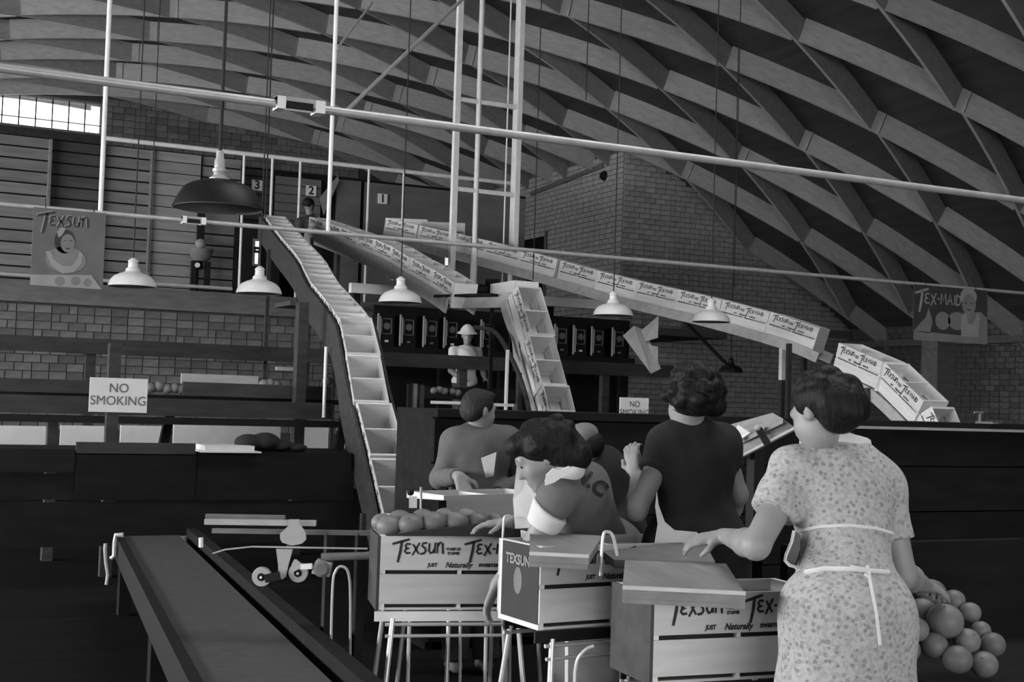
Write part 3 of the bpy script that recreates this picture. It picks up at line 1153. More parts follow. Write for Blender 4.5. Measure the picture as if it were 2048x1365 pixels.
# two empty crates on top of the head of the long line
for px, py, d, lab in ((812, 478, 21.0, 'empty crate standing on the line of crates right below plate 1'), (886, 486, 20.6, 'empty crate standing behind the tall double post on the line of crates')):
    q = P(px, py, d)
    crate(lab, q, (.92, -.38, 0), (0, 0, 1), letters=False)

# ================================================================== BENCHES AND MACHINES IN THE MIDDLE DISTANCE
# long beam that runs behind everything at shoulder height
t = thing('long_guard_beam', 'long dark wooden beam crossing the hall below the row of machine heads', 'beam', (5, 17, 0))
MB().bb(Pv(-30, 690, 17).x, Pv(1345, 745, 17).x, 16.96, 17.04, 1.97, 2.16).build('beam', MIDWOOD, t)
for px in (180, 600, 925, 1210):
    x = Pv(px, 740, 17.08).x
    MB().bb(x - .06, x + .06, 17.04, 17.14, 0, 2.1).build('post', MIDWOOD, t)

# sorting table on the left: troughs, boards, posts
t = thing('sorting_table', 'long dark sorting table with fruit troughs under the tiled wall', 'table', (2.5, 12.6, 0))
VTB = 12.0


def hbar(px0, px1, v, y0, y1, m, name, th=.03, parent=None):
    pm = (px0 + px1) / 2
    a, b = Pv(px0, (y0 + y1) / 2, v), Pv(px1, (y0 + y1) / 2, v)
    z0, z1 = Pv(pm, y1, v).z, Pv(pm, y0, v).z
    return MB().bb(a.x, b.x, v - th / 2, v + th / 2, z0, z1).build(name, m, parent)


hbar(-40, 664, VTB, 797, 832, MIDWOOD, 'front_board', .04, t)
hbar(-40, 690, VTB + .05, 836, 848, BLACKM, 'shadow_strip', .5, t)  # black strip painted in for the shadow under the front board
hbar(-40, 185, VTB + .6, 758, 785, MIDWOOD, 'trough_board', .03, t)
hbar(365, 662, VTB + .6, 769, 796, MIDWOOD, 'trough_board', .03, t)
hbar(-40, 664, VTB + 1.3, 790, 800, DARKWOOD, 'trough_bottom', .5, t)
hbar(362, 516, VTB + 1.0, 750, 770, RAILWOOD, 'pale_board', .03, t)
hbar(552, 605, VTB + 1.0, 735, 742, RAILWOOD, 'pale_board', .03, t)
for px, w in ((600, .10), (110, .09)):
    x = Pv(px, 740, VTB + .5).x
    MB().bb(x - w / 2, x + w / 2, VTB + .44, VTB + .56, 0, Pv(px, 605 if px == 600 else 835, VTB + .5).z).build('post', MIDWOOD, t)
for px in (340, 690):
    x = Pv(px, 850, VTB + .4).x
    MB().bar(V(x, VTB + .4, 1.36), V(x - .08, VTB + .4, .9), .08, .08).build('bracket', DARKWOOD, t)
x = Pv(653, 760, VTB - .1).x
o = MB().path([(x, VTB - .06, Pv(650, 836, VTB - .1).z), (x, VTB - .06, Pv(656, 694, VTB - .1).z)], .017, 10).build('pale_upright', PIPE, t, smooth=True)

# pale bin boards seen under the table
tb = thing('pale_bin', 'whitewashed boards of a low bin seen under the sorting table', 'bin', (2.5, 14.0, 0))
for a, b in ((-40, 104), (120, 212), (240, 330), (346, 560), (582, 604), (607, 656), (674, 690)):
    hbar(a, b, 14.0, 852, 897, WHITEP, 'board', .03, tb)
hbar(-40, 700, 14.05, 897, 1010, DARKWOOD, 'lower_panel', .03, tb)

# dark closed bins nearer the camera
t = thing('storage_bin', 'large dark wooden bin beneath the left no smoking sign', 'bin', (2.2, 10.6, 0))
VBN = 10.6
hbar(-40, 148, VBN, 898, 945, DARKWOOD, 'board', .03, t)
hbar(-40, 148, VBN + .04, 948, 1000, DARKWOOD, 'board', .03, t)
hbar(152, 390, VBN, 886, 908, MIDWOOD, 'top_board', .03, t)
hbar(152, 390, VBN, 911, 1000, DARKWOOD, 'board', .03, t)
hbar(394, 700, VBN, 906, 1000, DARKWOOD, 'board', .03, t)
hbar(-40, 700, VBN + .02, 1004, 1090, DARKWOOD, 'board', .03, t)
hbar(-40, 700, VBN + .5, 898, 906, DARKWOOD, 'lid', .9, t)
# paper stack and a heap of dark cloth on the bin
zt = Pv(450, 904, VBN + .1).z
p = Pv(450, 897, VBN + .05)
o = MB().bb(p.x - .19, p.x + .21, p.y - .12, p.y + .2, zt + .005, zt + .055).bb(p.x - .22, p.x + .26, p.y - .15, p.y + .2, zt, zt + .012).build('paper_stack', PAPER)
tag(o, 'flat stack of pale paper lying on the dark bin', 'paper')


def lumps(name, label, cat, pts, m):
    mb = MB()
    for c, rx, ry, rz in pts:
        mb.ball(c, rx, ry, rz, 14, 9)
    o = mb.build(name, m, smooth=True)
    rmod = o.modifiers.new('remesh', 'REMESH')
    rmod.mode = 'VOXEL'
    rmod.voxel_size = .018
    rmod.use_smooth_shade = True
    return tag(o, label, cat)


p = Pv(530, 885, VBN + .2)
lumps('cloth_heap', 'crumpled heap of dark cloth on the bin beside the paper stack', 'cloth',
      [(V(p.x - .14, p.y, zt + .07), .12, .12, .075), (V(p.x + .0, p.y, zt + .08), .13, .12, .08), (V(p.x + .14, p.y + .02, zt + .05), .12, .12, .05), (V(p.x + .27, p.y, zt + .035), .1, .1, .035)], DARKCLOTH)

# sign posts
p = Pv(237, 791, 11.3)
t = thing('sign_post', 'dark square wooden post carrying the left no smoking sign', 'post', V(p.x - .03, 11.42, 0))
MB().bb(p.x - .085, p.x + .01, 11.309, 11.40, 0, Pv(230, 688, 11.4).z).build('post', MIDWOOD, t)
notice('white NO SMOKING sign on the dark post at the sorting table', p, .465, .283, math.radians(-1.5))
p = Pv(1268, 818, 10.3)
notice('white NO SMOKING sign behind the woman in the dark dress, partly hidden', p, .30, .20)
q = P(1290, 800, 11.2)
MBS = MB().bb(p.x - .03, p.x + .03, 10.308, 10.37, 0, p.z + .02)
tag(MBS.build('sign_post', DARKWOOD), 'low dark post behind the second no smoking sign', 'post')


# fruit in the troughs of the sorting table
def fruit(label, c, r, m=FRUIT, group=None, name='grapefruit', sq=.93):
    t = thing(name, label, 'fruit', V(c.x, c.y, c.z - r * sq), group)
    o = link('fruit_body', BALL, m, t)
    o.scale = (r, r, r * sq)
    o.location = (0, 0, r * sq)
    o2 = link('stem_scar', SCAR, INK2, t)
    a = random.random() * 6.28
    dr = V(math.cos(a) * .75, math.sin(a) * .75, .66).normalized()
    o2.location = V(dr.x * r, dr.y * r, dr.z * r * sq + r * sq) * .985
    o2.scale = (r, r, r)
    return t


BALL = MB().ball((0, 0, 0), 1, 1, 1, 20, 12).mesh('fruit_body', smooth=True)
SCAR = MB().ball((0, 0, 0), .09, .09, .05, 8, 6).mesh('stem_scar', smooth=True)
for k, (px, py) in enumerate(((302, 776), (318, 774), (334, 778), (350, 777), (362, 779), (540, 768), (552, 770), (528, 769), (655, 763), (676, 764))):
    c = Pv(px, py, VTB + .75)
    c.z = max(c.z, 1.535)
    fruit(('grapefruit, %s in the row on the sorting table, counted from the no smoking sign' % ORD[k]), c, .052, group='grapefruit on the sorting table')

# machine heads on a long dark stand
t = thing('machine_stand', 'long black stand under the row of machine heads', 'stand', (7.5, 19.3, 0))
hz = 2.32
MB().bb(Pv(745, 700, 19.3).x, Pv(1255, 700, 19.3).x, 19.05, 19.6, hz - .12, hz).build('shelf', BLACKM, t)
for px in (760, 880, 1000, 1130, 1240):
    x = Pv(px, 700, 19.3).x
    MB().bb(x - .04, x + .04, 19.2, 19.3, 0, hz - .12).build('leg', BLACKM, t)
structure(MB().bb(Pv(745, 640, 19.8).x, Pv(1255, 640, 19.8).x, 19.72, 19.78, 0, 3.0).build('machine_back_board', BLACKM))  # back board of the machine stand, set apart as its own structure
heads = [768, 812, 858, 899, 972, 1118, 1155, 1191, 1232]
for k, px in enumerate(heads):
    x = Pv(px, 660, 19.2).x
    t = thing('dial_machine', 'dark machine head with a framed round dial, %s in the row from the curved chute' % ORD[k], 'machine', V(x, 19.2, hz), 'row of machine heads')
    w, h = .125, .50
    MB().bb(x - w, x + w, 19.1, 19.4, hz, hz + h).build('housing', BLACKM, t)
    MB().bb(x - w - .045, x - w - .025, 19.02, 19.05, hz + .02, hz + h).build('side_bar', PIPE_D, t)
    MB().bb(x - w - .012, x - w + .004, 19.02, 19.05, hz + .06, hz + h - .04).build('side_bar', PIPE_D, t)
    fr = MB()
    for (a, b, c, d) in ((-.085, .085, .42, .435), (-.085, .085, .19, .205), (-.085, -.07, .19, .435), (.07, .085, .19, .435)):
        fr.bb(x + a, x + b, 19.08, 19.1, hz + c, hz + d)
    fr.build('dial_frame', GREYWOOD, t)
    MB().lathe([(.035, 0), (.055, .004), (.055, .012), (.035, .014)], (x, 19.09, hz + .315), 18, (1, 0, 0), (0, 0, 1), (0, -1, 0)).build('dial_ring', GREYWOOD, t, smooth=True)
    MB().bb(x - .02, x + .02, 19.05, 19.1, hz + .07, hz + .10).build('tag', PIPE if k % 3 == 0 else GREYWOOD, t)

# grading frame with pale bars in front of the man in the hat
t = thing('grading_frame', 'low dark machine frame with pale cross bars in front of the man in the hat', 'machine', (5.2, 11.5, 0))
VGF = 12.4
hbar(862, 932, VGF, 803, 809, PIPE, 'cross_bar', .03, t)
hbar(940, 1032, VGF, 807, 813, PIPE, 'cross_bar', .03, t)
hbar(858, 935, VGF + .1, 822, 829, GREYWOOD, 'lower_bar', .03, t)
hbar(835, 1030, VGF + .5, 776, 800, DARKWOOD, 'back_board', .03, t)
hbar(835, 1040, VGF - .5, 858, 863, GREYWOOD, 'front_edge', .03, t)
hbar(835, 1060, VGF - .45, 864, 1000, BLACKM, 'front_panel', .03, t)
for px, y0, m in ((829, 768, GREYWOOD), (818, 768, BLACKM), (1012, 700, PIPE), (843, 770, MIDWOOD), (1030, 808, GREYWOOD)):
    x = Pv(px, 800, VGF).x
    w_ = .011 if px == 1012 else .02
    MB().bb(x - w_, x + w_, VGF - .02, VGF + .02, 0, Pv(px, y0, VGF).z).build('upright', m, t)
for k, (px, py) in enumerate(((868, 782), (879, 780), (889, 783), (905, 784), (915, 786))):
    c = Pv(px, py, VGF + .35)
    fruit('pale fruit, %s from the curved chute in the low machine frame' % ORD[k], c, .04, group='fruit in the low machine frame')
# bent dark guide pipe sweeping down beside the steep chute
tag(MB().path(smooth_path([P(950, 655, 15.3), P(990, 665, 15.0), P(1022, 715, 14.6), P(1045, 770, 14.2), P(1060, 830, 13.8)], 10), .026, 10).build('bent_guide_pipe', MIDWOOD, smooth=True),
    'bent dark pipe sweeping down beside the steep chute', 'pipe')

# sheet-metal scoop and rods by the gable
pts = [P(1246, 672, 16.2), P(1268, 652, 16.2), P(1290, 660, 16.2), P(1322, 738, 15.2), P(1302, 748, 15.2)]
t = thing('metal_scoop', 'pale sheet metal scoop tipped below the long crate line', 'scoop', V(pts[0].x, pts[0].y, pts[3].z))
MB().poly(pts, FWD * -1, .02).build('trough', STEEL, t)
MB().poly([P(1282, 662, 16.1), P(1317, 632, 15.8), P(1316, 676, 15.7), P(1290, 684, 15.9)], FWD * -1, .02).build('flap', STEEL, t)
MB().poly([P(1296, 690, 15.8), P(1316, 694, 15.6), P(1316, 742, 15.2)], FWD * -1, .02).build('flap', STEEL, t)
tag(MB().path([P(1344, 616, 16.9), P(1462, 738, 16.9)], .022, 8).build('sloping_rod', BLACKM, smooth=True), 'dark sloping rod under the long crate line', 'rod')
p = P(1566, 700, 15.9)
t = thing('support_post', 'short pale support post under the end of the long crate line', 'post', V(p.x, p.y, 0))
MB().bb(p.x - .035, p.x + .02, p.y - .03, p.y + .03, 1.9, p.z + .15).build('upper_post', PIPE, t)
MB().bb(p.x - .035, p.x + .02, p.y - .03, p.y + .03, 0, 1.9).build('lower_post', MIDWOOD, t)
p = Pv(1876, 720, 18.0)
t = thing('square_pillar', 'grey square pillar behind the bonnet poster', 'pillar', V(p.x, 18, 0))
MB().bb(p.x - .21, p.x + .21, 17.8, 18.2, 0, 3.1).build('shaft', GREYWOOD, t)
MB().bb(p.x - .26, p.x + .26, 17.75, 18.25, 0, .2).build('base', GREYWOOD, t)
q = Pv(1705, 776, 13.0)
tb2 = thing('tipped_board', 'pale tipped board on a dark leg under the upper end of the lower chute', 'board', V(*P(1692, 765, 13.5).xy, 0))
MB().poly([P(1660, 752, 13.6), P(1690, 754, 13.6), P(1722, 770, 13.4), P(1724, 783, 13.4), P(1716, 783, 13.4)], FWD * -1, .03).build('board', RAILWOOD, tb2)
lg = P(1705, 772, 13.5)
MB().bb(lg.x - .03, lg.x + .03, lg.y - .0, lg.y + .06, 0, lg.z).build('leg', BLACKM, tb2)

# upright stand on the upper deck
p = Pv(403, 585, ML - .02)
t = thing('weighing_stand', 'dark upright stand with a grey hopper on the upper deck', 'scale', V(p.x, ML + .2, 3.0))
for dx in (-.1, .12):
    MB().bb(p.x + dx - .04, p.x + dx + .04, ML + .1, ML + .2, 3.0, 3.62).build('upright', BLACKM, t)
MB().bb(p.x - .05, p.x + .06, ML + .2, ML + .28, 3.5, 4.75).build('mast', BLACKM, t)
MB().lathe([(.10, 0), (.16, .06), (.19, .16), (.19, .2)], (p.x, ML + .12, 3.62), 18).build('hopper', GREYWOOD, t, smooth=True)
MB().ball((p.x - .05, ML - .05, 3.88), .09, .07, .08).build('cap', SLAT_L, t, smooth=True)
MB().lathe([(.0, .0), (.04, .0), (.04, .02), (0, .02)], (p.x - .06, ML + .09, 3.55), 16, (1, 0, 0), (0, 0, 1), (0, -1, 0)).build('dial', PIPE, t)
# unlit doorway beside it as a black slab; glowing panes stand for sunlit gaps
p = Pv(510, 520, ML + .3)
structure(MB().bb(Pv(468, 520, ML + .3).x, Pv(560, 520, ML + .3).x, ML + .3, ML + .36, 3.0, 4.3).build('door_2', BLACKM))
for k, (px0, px1, y0, y1) in enumerate(((509, 518, 482, 496), (510, 517, 498, 503), (508, 516, 505, 529))):
    small_window('window_%d' % (6 + k), px0, px1, y0, y1, ML + .28, 1, 1)

# ================================================================== PACKING PLACES IN THE FOREGROUND
# long dark packing bin behind the packers
t = thing('packing_bin', 'long black packing bin running behind the packers to the far side', 'bin', (6, 7.9, 0))
xa, xb = Pv(868, 900, 7.6).x, 9.6
for k, (z0, z1) in enumerate(((1.16, 1.43), (.82, 1.15), (.46, .81), (.05, .45))):
    MB().bb(xa, xb, 7.6, 7.64, z0, z1).build('front_plank', DARKWOOD, t)
MB().bb(xa, xb, 7.56, 8.25, 1.44, 1.49).build('top_board', DARKWOOD, t)
MB().bb(Pv(1690, 840, 7.5).x, xb, 7.54, 7.56, 1.43, 1.45).build('rim_highlight', PIPE_D, t)  # pale metal strip added where the bin's rim shows a highlight
MB().bb(xa, xa + .05, 7.64, 8.2, 0, 1.44).build('end_panel', DARKWOOD, t)
MB().bb(xa, xb, 8.2, 8.24, 0, 1.44).build('back_panel', DARKWOOD, t)
p = Pv(1960, 830, 7.7)
t = thing('bench_clamp', 'small pale clamp on the edge of the black bin', 'clamp', V(p.x, 7.75, 1.49))
MB().path([(p.x, 7.7, 1.49), (p.x, 7.7, 1.58)], .012, 8).build('stem', GREYWOOD, t)
MB().path([(p.x - .06, 7.7, 1.575), (p.x + .03, 7.7, 1.575)], .01, 8).build('bar', GREYWOOD, t)
MB().bb(p.x - .03, p.x + .03, 7.54, 7.72, 1.49, 1.505).build('jaw', GREYWOOD, t)

# belt conveyor in the near corner
t = thing('belt_conveyor', 'dark flat belt conveyor running toward the camera in the near corner', 'conveyor', (1.6, 7.0, 0))
zb = .50
c = [Pz(245, 1072, zb), Pz(360, 1072, zb), Pz(655, 1352, zb), Pz(395, 1352, zb)]
xl0, xr0, yf = c[0].x, c[1].x, (c[0].y + c[1].y) / 2
xl1, xr1, yn = c[3].x, c[2].x, (c[2].y + c[3].y) / 2
ext = 1.25
xl1, xr1, yn2 = xl0 + (xl1 - xl0) * ext, xr0 + (xr1 - xr0) * ext, yf + (yn - yf) * ext
q = MB()
ns = 14
for i in range(ns + 1):
    f = i / ns
    y = yf + (yn2 - yf) * f
    a, b = xl0 + (xl1 - xl0) * f, xr0 + (xr1 - xr0) * f
    q.v += [V(a, y, zb), V(b, y, zb), V(b, y, zb - .02), V(a, y, zb - .02)]
for i in range(ns):
    k = i * 4
    q.f += [(k, k + 1, k + 5, k + 4), (k + 2, k + 3, k + 7, k + 6), (k + 1, k + 2, k + 6, k + 5), (k + 3, k, k + 4, k + 7)]
q.f += [(0, 3, 2, 1), (ns * 4, ns * 4 + 1, ns * 4 + 2, ns * 4 + 3)]
q.build('belt', BELT, t)
MB().bar(V(xl0 - .03, yf, zb - .07), V(xl1 - .03, yn2, zb - .07), .05, .16).build('side_board', BLACKM, t)
MB().bar(V(xr0 + .09, yf, zb - .03), V(xr1 + .09, yn2, zb - .03), .07, .16).build('side_board', DARKWOOD, t)
MB().path([(xl0 - .05, yf, zb - .06), (xr0 + .07, yf, zb - .06)], .055, 16).build('end_roller', PIPE_D, t, smooth=True)
for f in (.06, .5, .9):
    y = yf + (yn2 - yf) * f
    for a, b in ((xl0, xl1), (xr0, xr1)):
        x = a + (b - a) * f
        MB().bb(x - .04, x + .04, y - .04, y + .04, 0, zb - .1).build('leg', DARKWOOD, t)
# bright hardware on the end of the belt
hk = [P(247, 1071, 9.1), P(232, 1071, 9.1), P(230, 1085, 9.1), P(229, 1112, 9.1), P(222, 1118, 9.1)]
MB().path(hk, .018, 8).build('crank_arm', PIPE_D, t, smooth=True)
MB().path([P(211, 1088, 9.1), P(210, 1100, 9.1), P(212, 1125, 9.1), P(216, 1150, 9.1), P(213, 1170, 9.1)], .013, 8).build('chain', PIPE_D, t)

# box-closing rig beside the belt
D0 = 5.75
t = thing('strapping_rig', 'pale metal box-closing rig with two wheels standing beside the belt', 'machine', V(*P(590, 1200, D0).xy, 0))


def hb(x0, y0, x1, y1, d, hpx, m, nm, th=.03):
    a, b = P(x0, y0, d), P(x1, y1, d)
    return MB().bar(a, b, th, hpx * d / FPX).build(nm, m, t)


hb(412, 1033, 570, 1036, D0 + .1, 9, GREYWOOD, 'top_rail')
hb(410, 1044, 632, 1047, D0, 11, STEEL, 'rail')
hb(425, 1062, 745, 1067, D0 + .05, 9, GREYWOOD, 'lower_rail')
hb(505, 1094, 735, 1098, D0, 3, PIPE_D, 'rod', .01)
MB().path([P(505, 1094, D0), P(450, 1100, D0), P(425, 1108, D0)], .004, 6).build('bent_rod', PIPE_D, t)
plate = [(577, 1040), (598, 1040), (598, 1048), (611, 1066), (612, 1080), (604, 1088), (584, 1092), (564, 1086), (560, 1078), (560, 1068), (577, 1052)]
MB().poly([P(a, b, D0 - .05) for a, b in plate], -FWD, .012).build('bracket_plate', STEEL, t)
arm = [(552, 1099), (585, 1100), (577, 1130), (571, 1155), (564, 1160), (557, 1155), (556, 1130)]
MB().poly([P(a, b, D0 - .03) for a, b in arm], -FWD, .014).build('tapered_arm', STEEL, t)


def wheel(px, py, rpx, d):
    c = P(px, py, d)
    r = rpx * d / FPX
    ax, ay, az = RGT, UPV, -FWD
    w = MB().lathe([(r * .42, -.016), (r * .94, -.016), (r, -.008), (r, .008), (r * .94, .016), (r * .42, .016), (r * .42, -.016)], c, 28, ax, ay, az)
    w.f = [f for f in w.f if len(f) == 4]
    w = w.build('wheel', STEEL, t, smooth=True)
    MB().lathe([(0, -.014), (r * .42, -.014), (r * .42, .012), (r * .2, .014), (r * .16, .022), (0, .022)], c, 20, ax, ay, az).build('hub', BLACKM, w, smooth=True)
    MB().ball(c - FWD * .024, .006).build('axle_end', PIPE, w, smooth=True)


wheel(524, 1154, 19.5, D0 - .05)
wheel(597, 1146, 19.5, D0 - .02)
MB().bar(P(530, 1158, D0 - .07), P(560, 1152, D0 - .07), .015, .035).build('wheel_arm', BLACKM, t)
MB().poly([P(a, b, D0 - .06) for a, b in ((583, 1130), (588, 1120), (592, 1120), (604, 1130), (600, 1138), (580, 1148))], -FWD, .012).build('link_plate', STEEL, t)
hb(602, 1134, 624, 1133, D0 - .06, 10, PIPE, 'link_bar')
MB().poly([P(a, b, D0 - .06) for a, b in ((632, 1122), (663, 1130), (658, 1155), (623, 1148), (625, 1135))], -FWD, .07).build('gear_box', STEEL, t)
MB().lathe([(.0, .012), (.025, .012), (.033, .006), (.036, 0), (.0, 0)], P(643, 1139, D0 - .065), 20, RGT, UPV, -FWD).build('gear_cover', GREYWOOD, t)
MB().path([P(643, 1115, D0), P(740, 1112, D0)], .018, 12).build('drive_tube', GREYWOOD, t, smooth=True)
MB().path(smooth_path([P(661, 1340, D0 - .15), P(665, 1180, D0 - .15), P(672, 1142, D0 - .15), P(685, 1134, D0 - .15), P(697, 1148, D0 - .15), P(701, 1200, D0 - .15), P(700, 1345, D0 - .15)], 10), .006, 8).build('wire_loop', PIPE_D, t, smooth=True)
for px in (660, 722):
    a = P(px, 1066, D0 + .06)
    MB().bb(a.x - .02, a.x + .02, a.y - .02, a.y + .02, 0, a.z).build('leg', BLACKM, t)
for (px, py) in ((403, 1085),):
    a, b = P(402, 1076, D0), P(402, 1095, D0)
    MB().path([a, b], .010, 8).build('peg', PIPE, t)


# ---------------------------------------------------------------- crates on their packing stands
def yawv(deg):
    a = math.radians(deg)
    return V(math.cos(a), math.sin(a), 0), V(-math.sin(a), math.cos(a), 0)


def packing_crate(label, corner, deg):
    xd, yd = yawv(deg)
    base = corner + xd * (CL / 2) + yd * (CW / 2)
    c = crate(label, base, xd, Z, 'crates on the packing stands', name='packing_crate')
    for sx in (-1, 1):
        MB().box((sx * .158, 0, .135), .142, CW / 2 - .018, .12).build('dark_fill', DARKCLOTH, c, local=True)  # dark block put inside so the gaps between boards look unlit
    return c, base, xd, yd


def stand(label, base, xd, yd, drop=.002, barm=BLACKM):
    z = base.z - drop
    t = thing('packing_stand', label, 'stand', V(base.x, base.y, 0), 'packing stands')
    for sy in (-1, 1):
        c = base + yd * (sy * .15)
        MB().bar(V(*(c - xd * (.345 if sy < 0 else .30)).xy, z - .022), V(*(c + xd * .33).xy, z - .022), .012, .040).build('angle_bar', barm if sy < 0 else BLACKM, t)
        MB().path([V(*(c - xd * .30).xy, z - .055), V(*(c + xd * .33).xy, z - .055)], .008, 8).build('rod', CHROME, t, smooth=True)
        for sx, kx in ((-1, -.27), (1, .25)):
            a = c + xd * kx
            b = c + xd * (kx + sx * .05) + yd * (sy * .06)
            MB().path([V(*a.xy, z - .03), V(*((a + b) / 2).xy, z - .3), V(*b.xy, 0)], .011, 10).build('leg', CHROME, t, smooth=True)
    for sx in (-.2, .12):
        a, b = base + xd * sx - yd * .14, base + xd * sx + yd * .14
        MB().path([V(*a.xy, z - .03), V(*(a - yd * .03).xy, 0)], .008, 8).build('inner_leg', CHROME, t, smooth=True)
    c = base - yd * .16
    MB().path([V(*(c - xd * .30).xy, z - .10), V(*(c + xd * .18).xy, z - .10)], .007, 8).build('cross_rod', CHROME, t, smooth=True)
    return t


cr1, b1, x1, y1 = packing_crate('packing crate lettered TEXSUN heaped with wrapped fruit, beside the wheeled rig', P(757, 1222, 5.37), -14.2)
stand('bright tubular packing stand under the fruit-heaped crate', b1, x1, y1, barm=PIPE)
cr2, b2, x2, y2 = packing_crate('packing crate seen on its corner, wedged between the two other lettered crates', P(1078, 1263, 4.75), 3.8)
stand('bright tubular packing stand under the middle packing crate', b2, x2, y2)
cr3, b3, x3, y3 = packing_crate('nearest packing crate, beside the woman in the floral dress', P(1310, 1190, 4.42) - V(0, 0, CH), -5.2)
stand('tubular packing stand hidden under the nearest packing crate', b3, x3, y3)
# closed end boards: printed picture on the end of the middle crate
for c_, bb, xx, yy in ((cr2, b2, x2, y2),):
    o = MB().add([V(-CL / 2 - .003, .12, .02), V(-CL / 2 - .003, -.145, .02), V(-CL / 2 - .003, -.145, .297), V(-CL / 2 - .003, .12, .297)], [(0, 1, 2, 3)]).build('end_label', POSTER_K, c_, local=True)
    o = MB().add([V(-CL / 2 - .004, .03 * math.cos(a) + .0, .16 + .05 * math.sin(a)) for a in [k * .3142 for k in range(20)]], [tuple(range(20))]).build('label_picture', POSTER_M, c_, local=True)
    me = sharpen_text(text_mesh('TEXSUN', .05, bold=.002, width=.9), POSTER_L)
    o = link('end_lettering', me, POSTER_L, c_)
    o.rotation_euler = (0, 0, -math.pi / 2)
    o.location = (-CL / 2 - .006, 0, .235)
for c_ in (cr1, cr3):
    o = MB().box((-CL / 2 - .006, 0, CH / 2), .006, CW / 2 - .002, CH / 2).build('shaded_end', SLAT_D, c_, local=True)  # dark board added over the crate's end to stand for its shaded side

# crate the man in the grey shirt is filling
xd, yd = yawv(14)
base = P(888, 992, 6.45) + xd * (CL / 2) + yd * (CW / 2) - V(0, 0, CH)
crate('packing crate behind the heaped fruit that the man in grey is filling', base, xd, Z, name='packing_crate', letters=False, group='crates on the packing stands')
stand('dark packing stand under the crate of the man in grey', base, xd, yd)
q = P(828, 1003, 6.35)
t = thing('label_holder', 'small dark wire holder with a white card before the man in grey', 'holder', V(q.x, q.y, q.z - .05))
MB().bar(P(800, 1012, 6.45), P(885, 1018, 6.3), .06, .075).build('board', DARKWOOD, t)
MB().bar(P(818, 1005, 6.3), P(834, 1005, 6.3), .006, .055).build('card', PAPER, t)
MB().path([P(842, 975, 6.28), P(842, 1022, 6.28)], .006, 8).build('wire', CHROME, t)
MB().ball(P(821, 985, 6.3), .017).build('knob', BLACKM, t, smooth=True)

# wrapped fruit heaped in the first crate
for k, (px, py, d, r) in enumerate(((778, 1053, 5.50, .052), (822, 1050, 5.48, .054), (868, 1046, 5.50, .055), (912, 1046, 5.52, .055), (955, 1046, 5.55, .052), (992, 1047, 5.58, .05),
                                    (800, 1042, 5.60, .054), (846, 1040, 5.62, .054), (890, 1038, 5.64, .054), (935, 1038, 5.66, .054), (764, 1046, 5.58, .046))):
    fruit('tissue-wrapped grapefruit, %s of the heap in the lettered crate' % ORD[k], P(px, py, d), r, WRAP, 'wrapped fruit in the packing crate', name='wrapped_grapefruit', sq=.85)
# dark cloth over the far edge of that crate
o = MB().poly([P(772, 1072, 5.36), P(860, 1060, 5.38), P(935, 1052, 5.40), P(1000, 1040, 5.42), P(1040, 1048, 5.42), P(1042, 1078, 5.40), P(960, 1074, 5.38)], -FWD, .02).build('crate_cloth', DARKCLOTH)
tag(o, 'dark cloth lying along the top edge of the heaped crate', 'cloth')


def tray(label, corners, th, m, edge=None):
    pts = [P(*c) for c in corners]
    nrm = (pts[1] - pts[0]).cross(pts[3] - pts[0]).normalized()
    if nrm.z < 0:
        nrm = -nrm
    t = thing('work_board', label, 'board', sum(pts, V(0, 0, 0)) / 4 - V(0, 0, th))
    MB().poly(pts, nrm, th).build('board', m, t)
    if edge:
        a, b = pts[0] + nrm * .001, pts[1] + nrm * .001
        MB().bar(a, b, .012, .012).build('edge_strip', BRASS, t)
        MB().bar(a - nrm * (th + .01) + (pts[3] - pts[0]).normalized() * .02, b - nrm * (th + .01) + (pts[3] - pts[0]).normalized() * .02, .03, .02).build('under_cleat', TRAYWOOD, t)
    return t


tray('worn wooden work board with a pale front strip on the middle packing crate', [(1059, 1108, 4.66), (1178, 1114, 4.62), (1205, 1072, 5.02), (1060, 1064, 5.06)], .03, TRAYWOOD, True)
tray('worn wooden work board with a pale front strip on the nearest packing crate', [(1245, 1176, 4.20), (1491, 1188, 4.16), (1452, 1128, 4.52), (1250, 1121, 4.56)], .034, TRAYWOOD, True)
tray('pale smeared work board behind the nearest crate, under the blurred hands', [(1228, 1120, 4.72), (1430, 1124, 4.66), (1412, 1090, 5.02), (1180, 1084, 5.10)], .03, PAD)
q = b3 + V(0, 0, 0)
# wire paper guides
tag(MB().path(smooth_path([P(1201, 1152, 4.66), P(1206, 1075, 4.66), P(1216, 1065, 4.66), P(1226, 1074, 4.66), P(1235, 1112, 4.66)], 10), .006, 8).build('wire_loop', CHROME, smooth=True),
    'bright bent wire loop between the middle and nearest crates', 'wire')
tag(MB().path(smooth_path([P(1005, 1088, 5.2), P(1008, 1040, 5.2), P(1014, 1032, 5.2), P(1022, 1034, 5.2)], 8), .005, 8).build('wire_hook', CHROME, smooth=True),
    'thin bright wire hook at the corner of the heaped crate', 'wire')
tag(MB().path([V(*P(1149, 1360, 4.5).xy, 0)] + smooth_path([P(1150, 1345, 4.5), P(1156, 1318, 4.5), P(1172, 1300, 4.5), P(1188, 1293, 4.5)], 10), .006, 8).build('curved_wire', CHROME, smooth=True),
    'curved bright wire under the middle crate', 'wire')

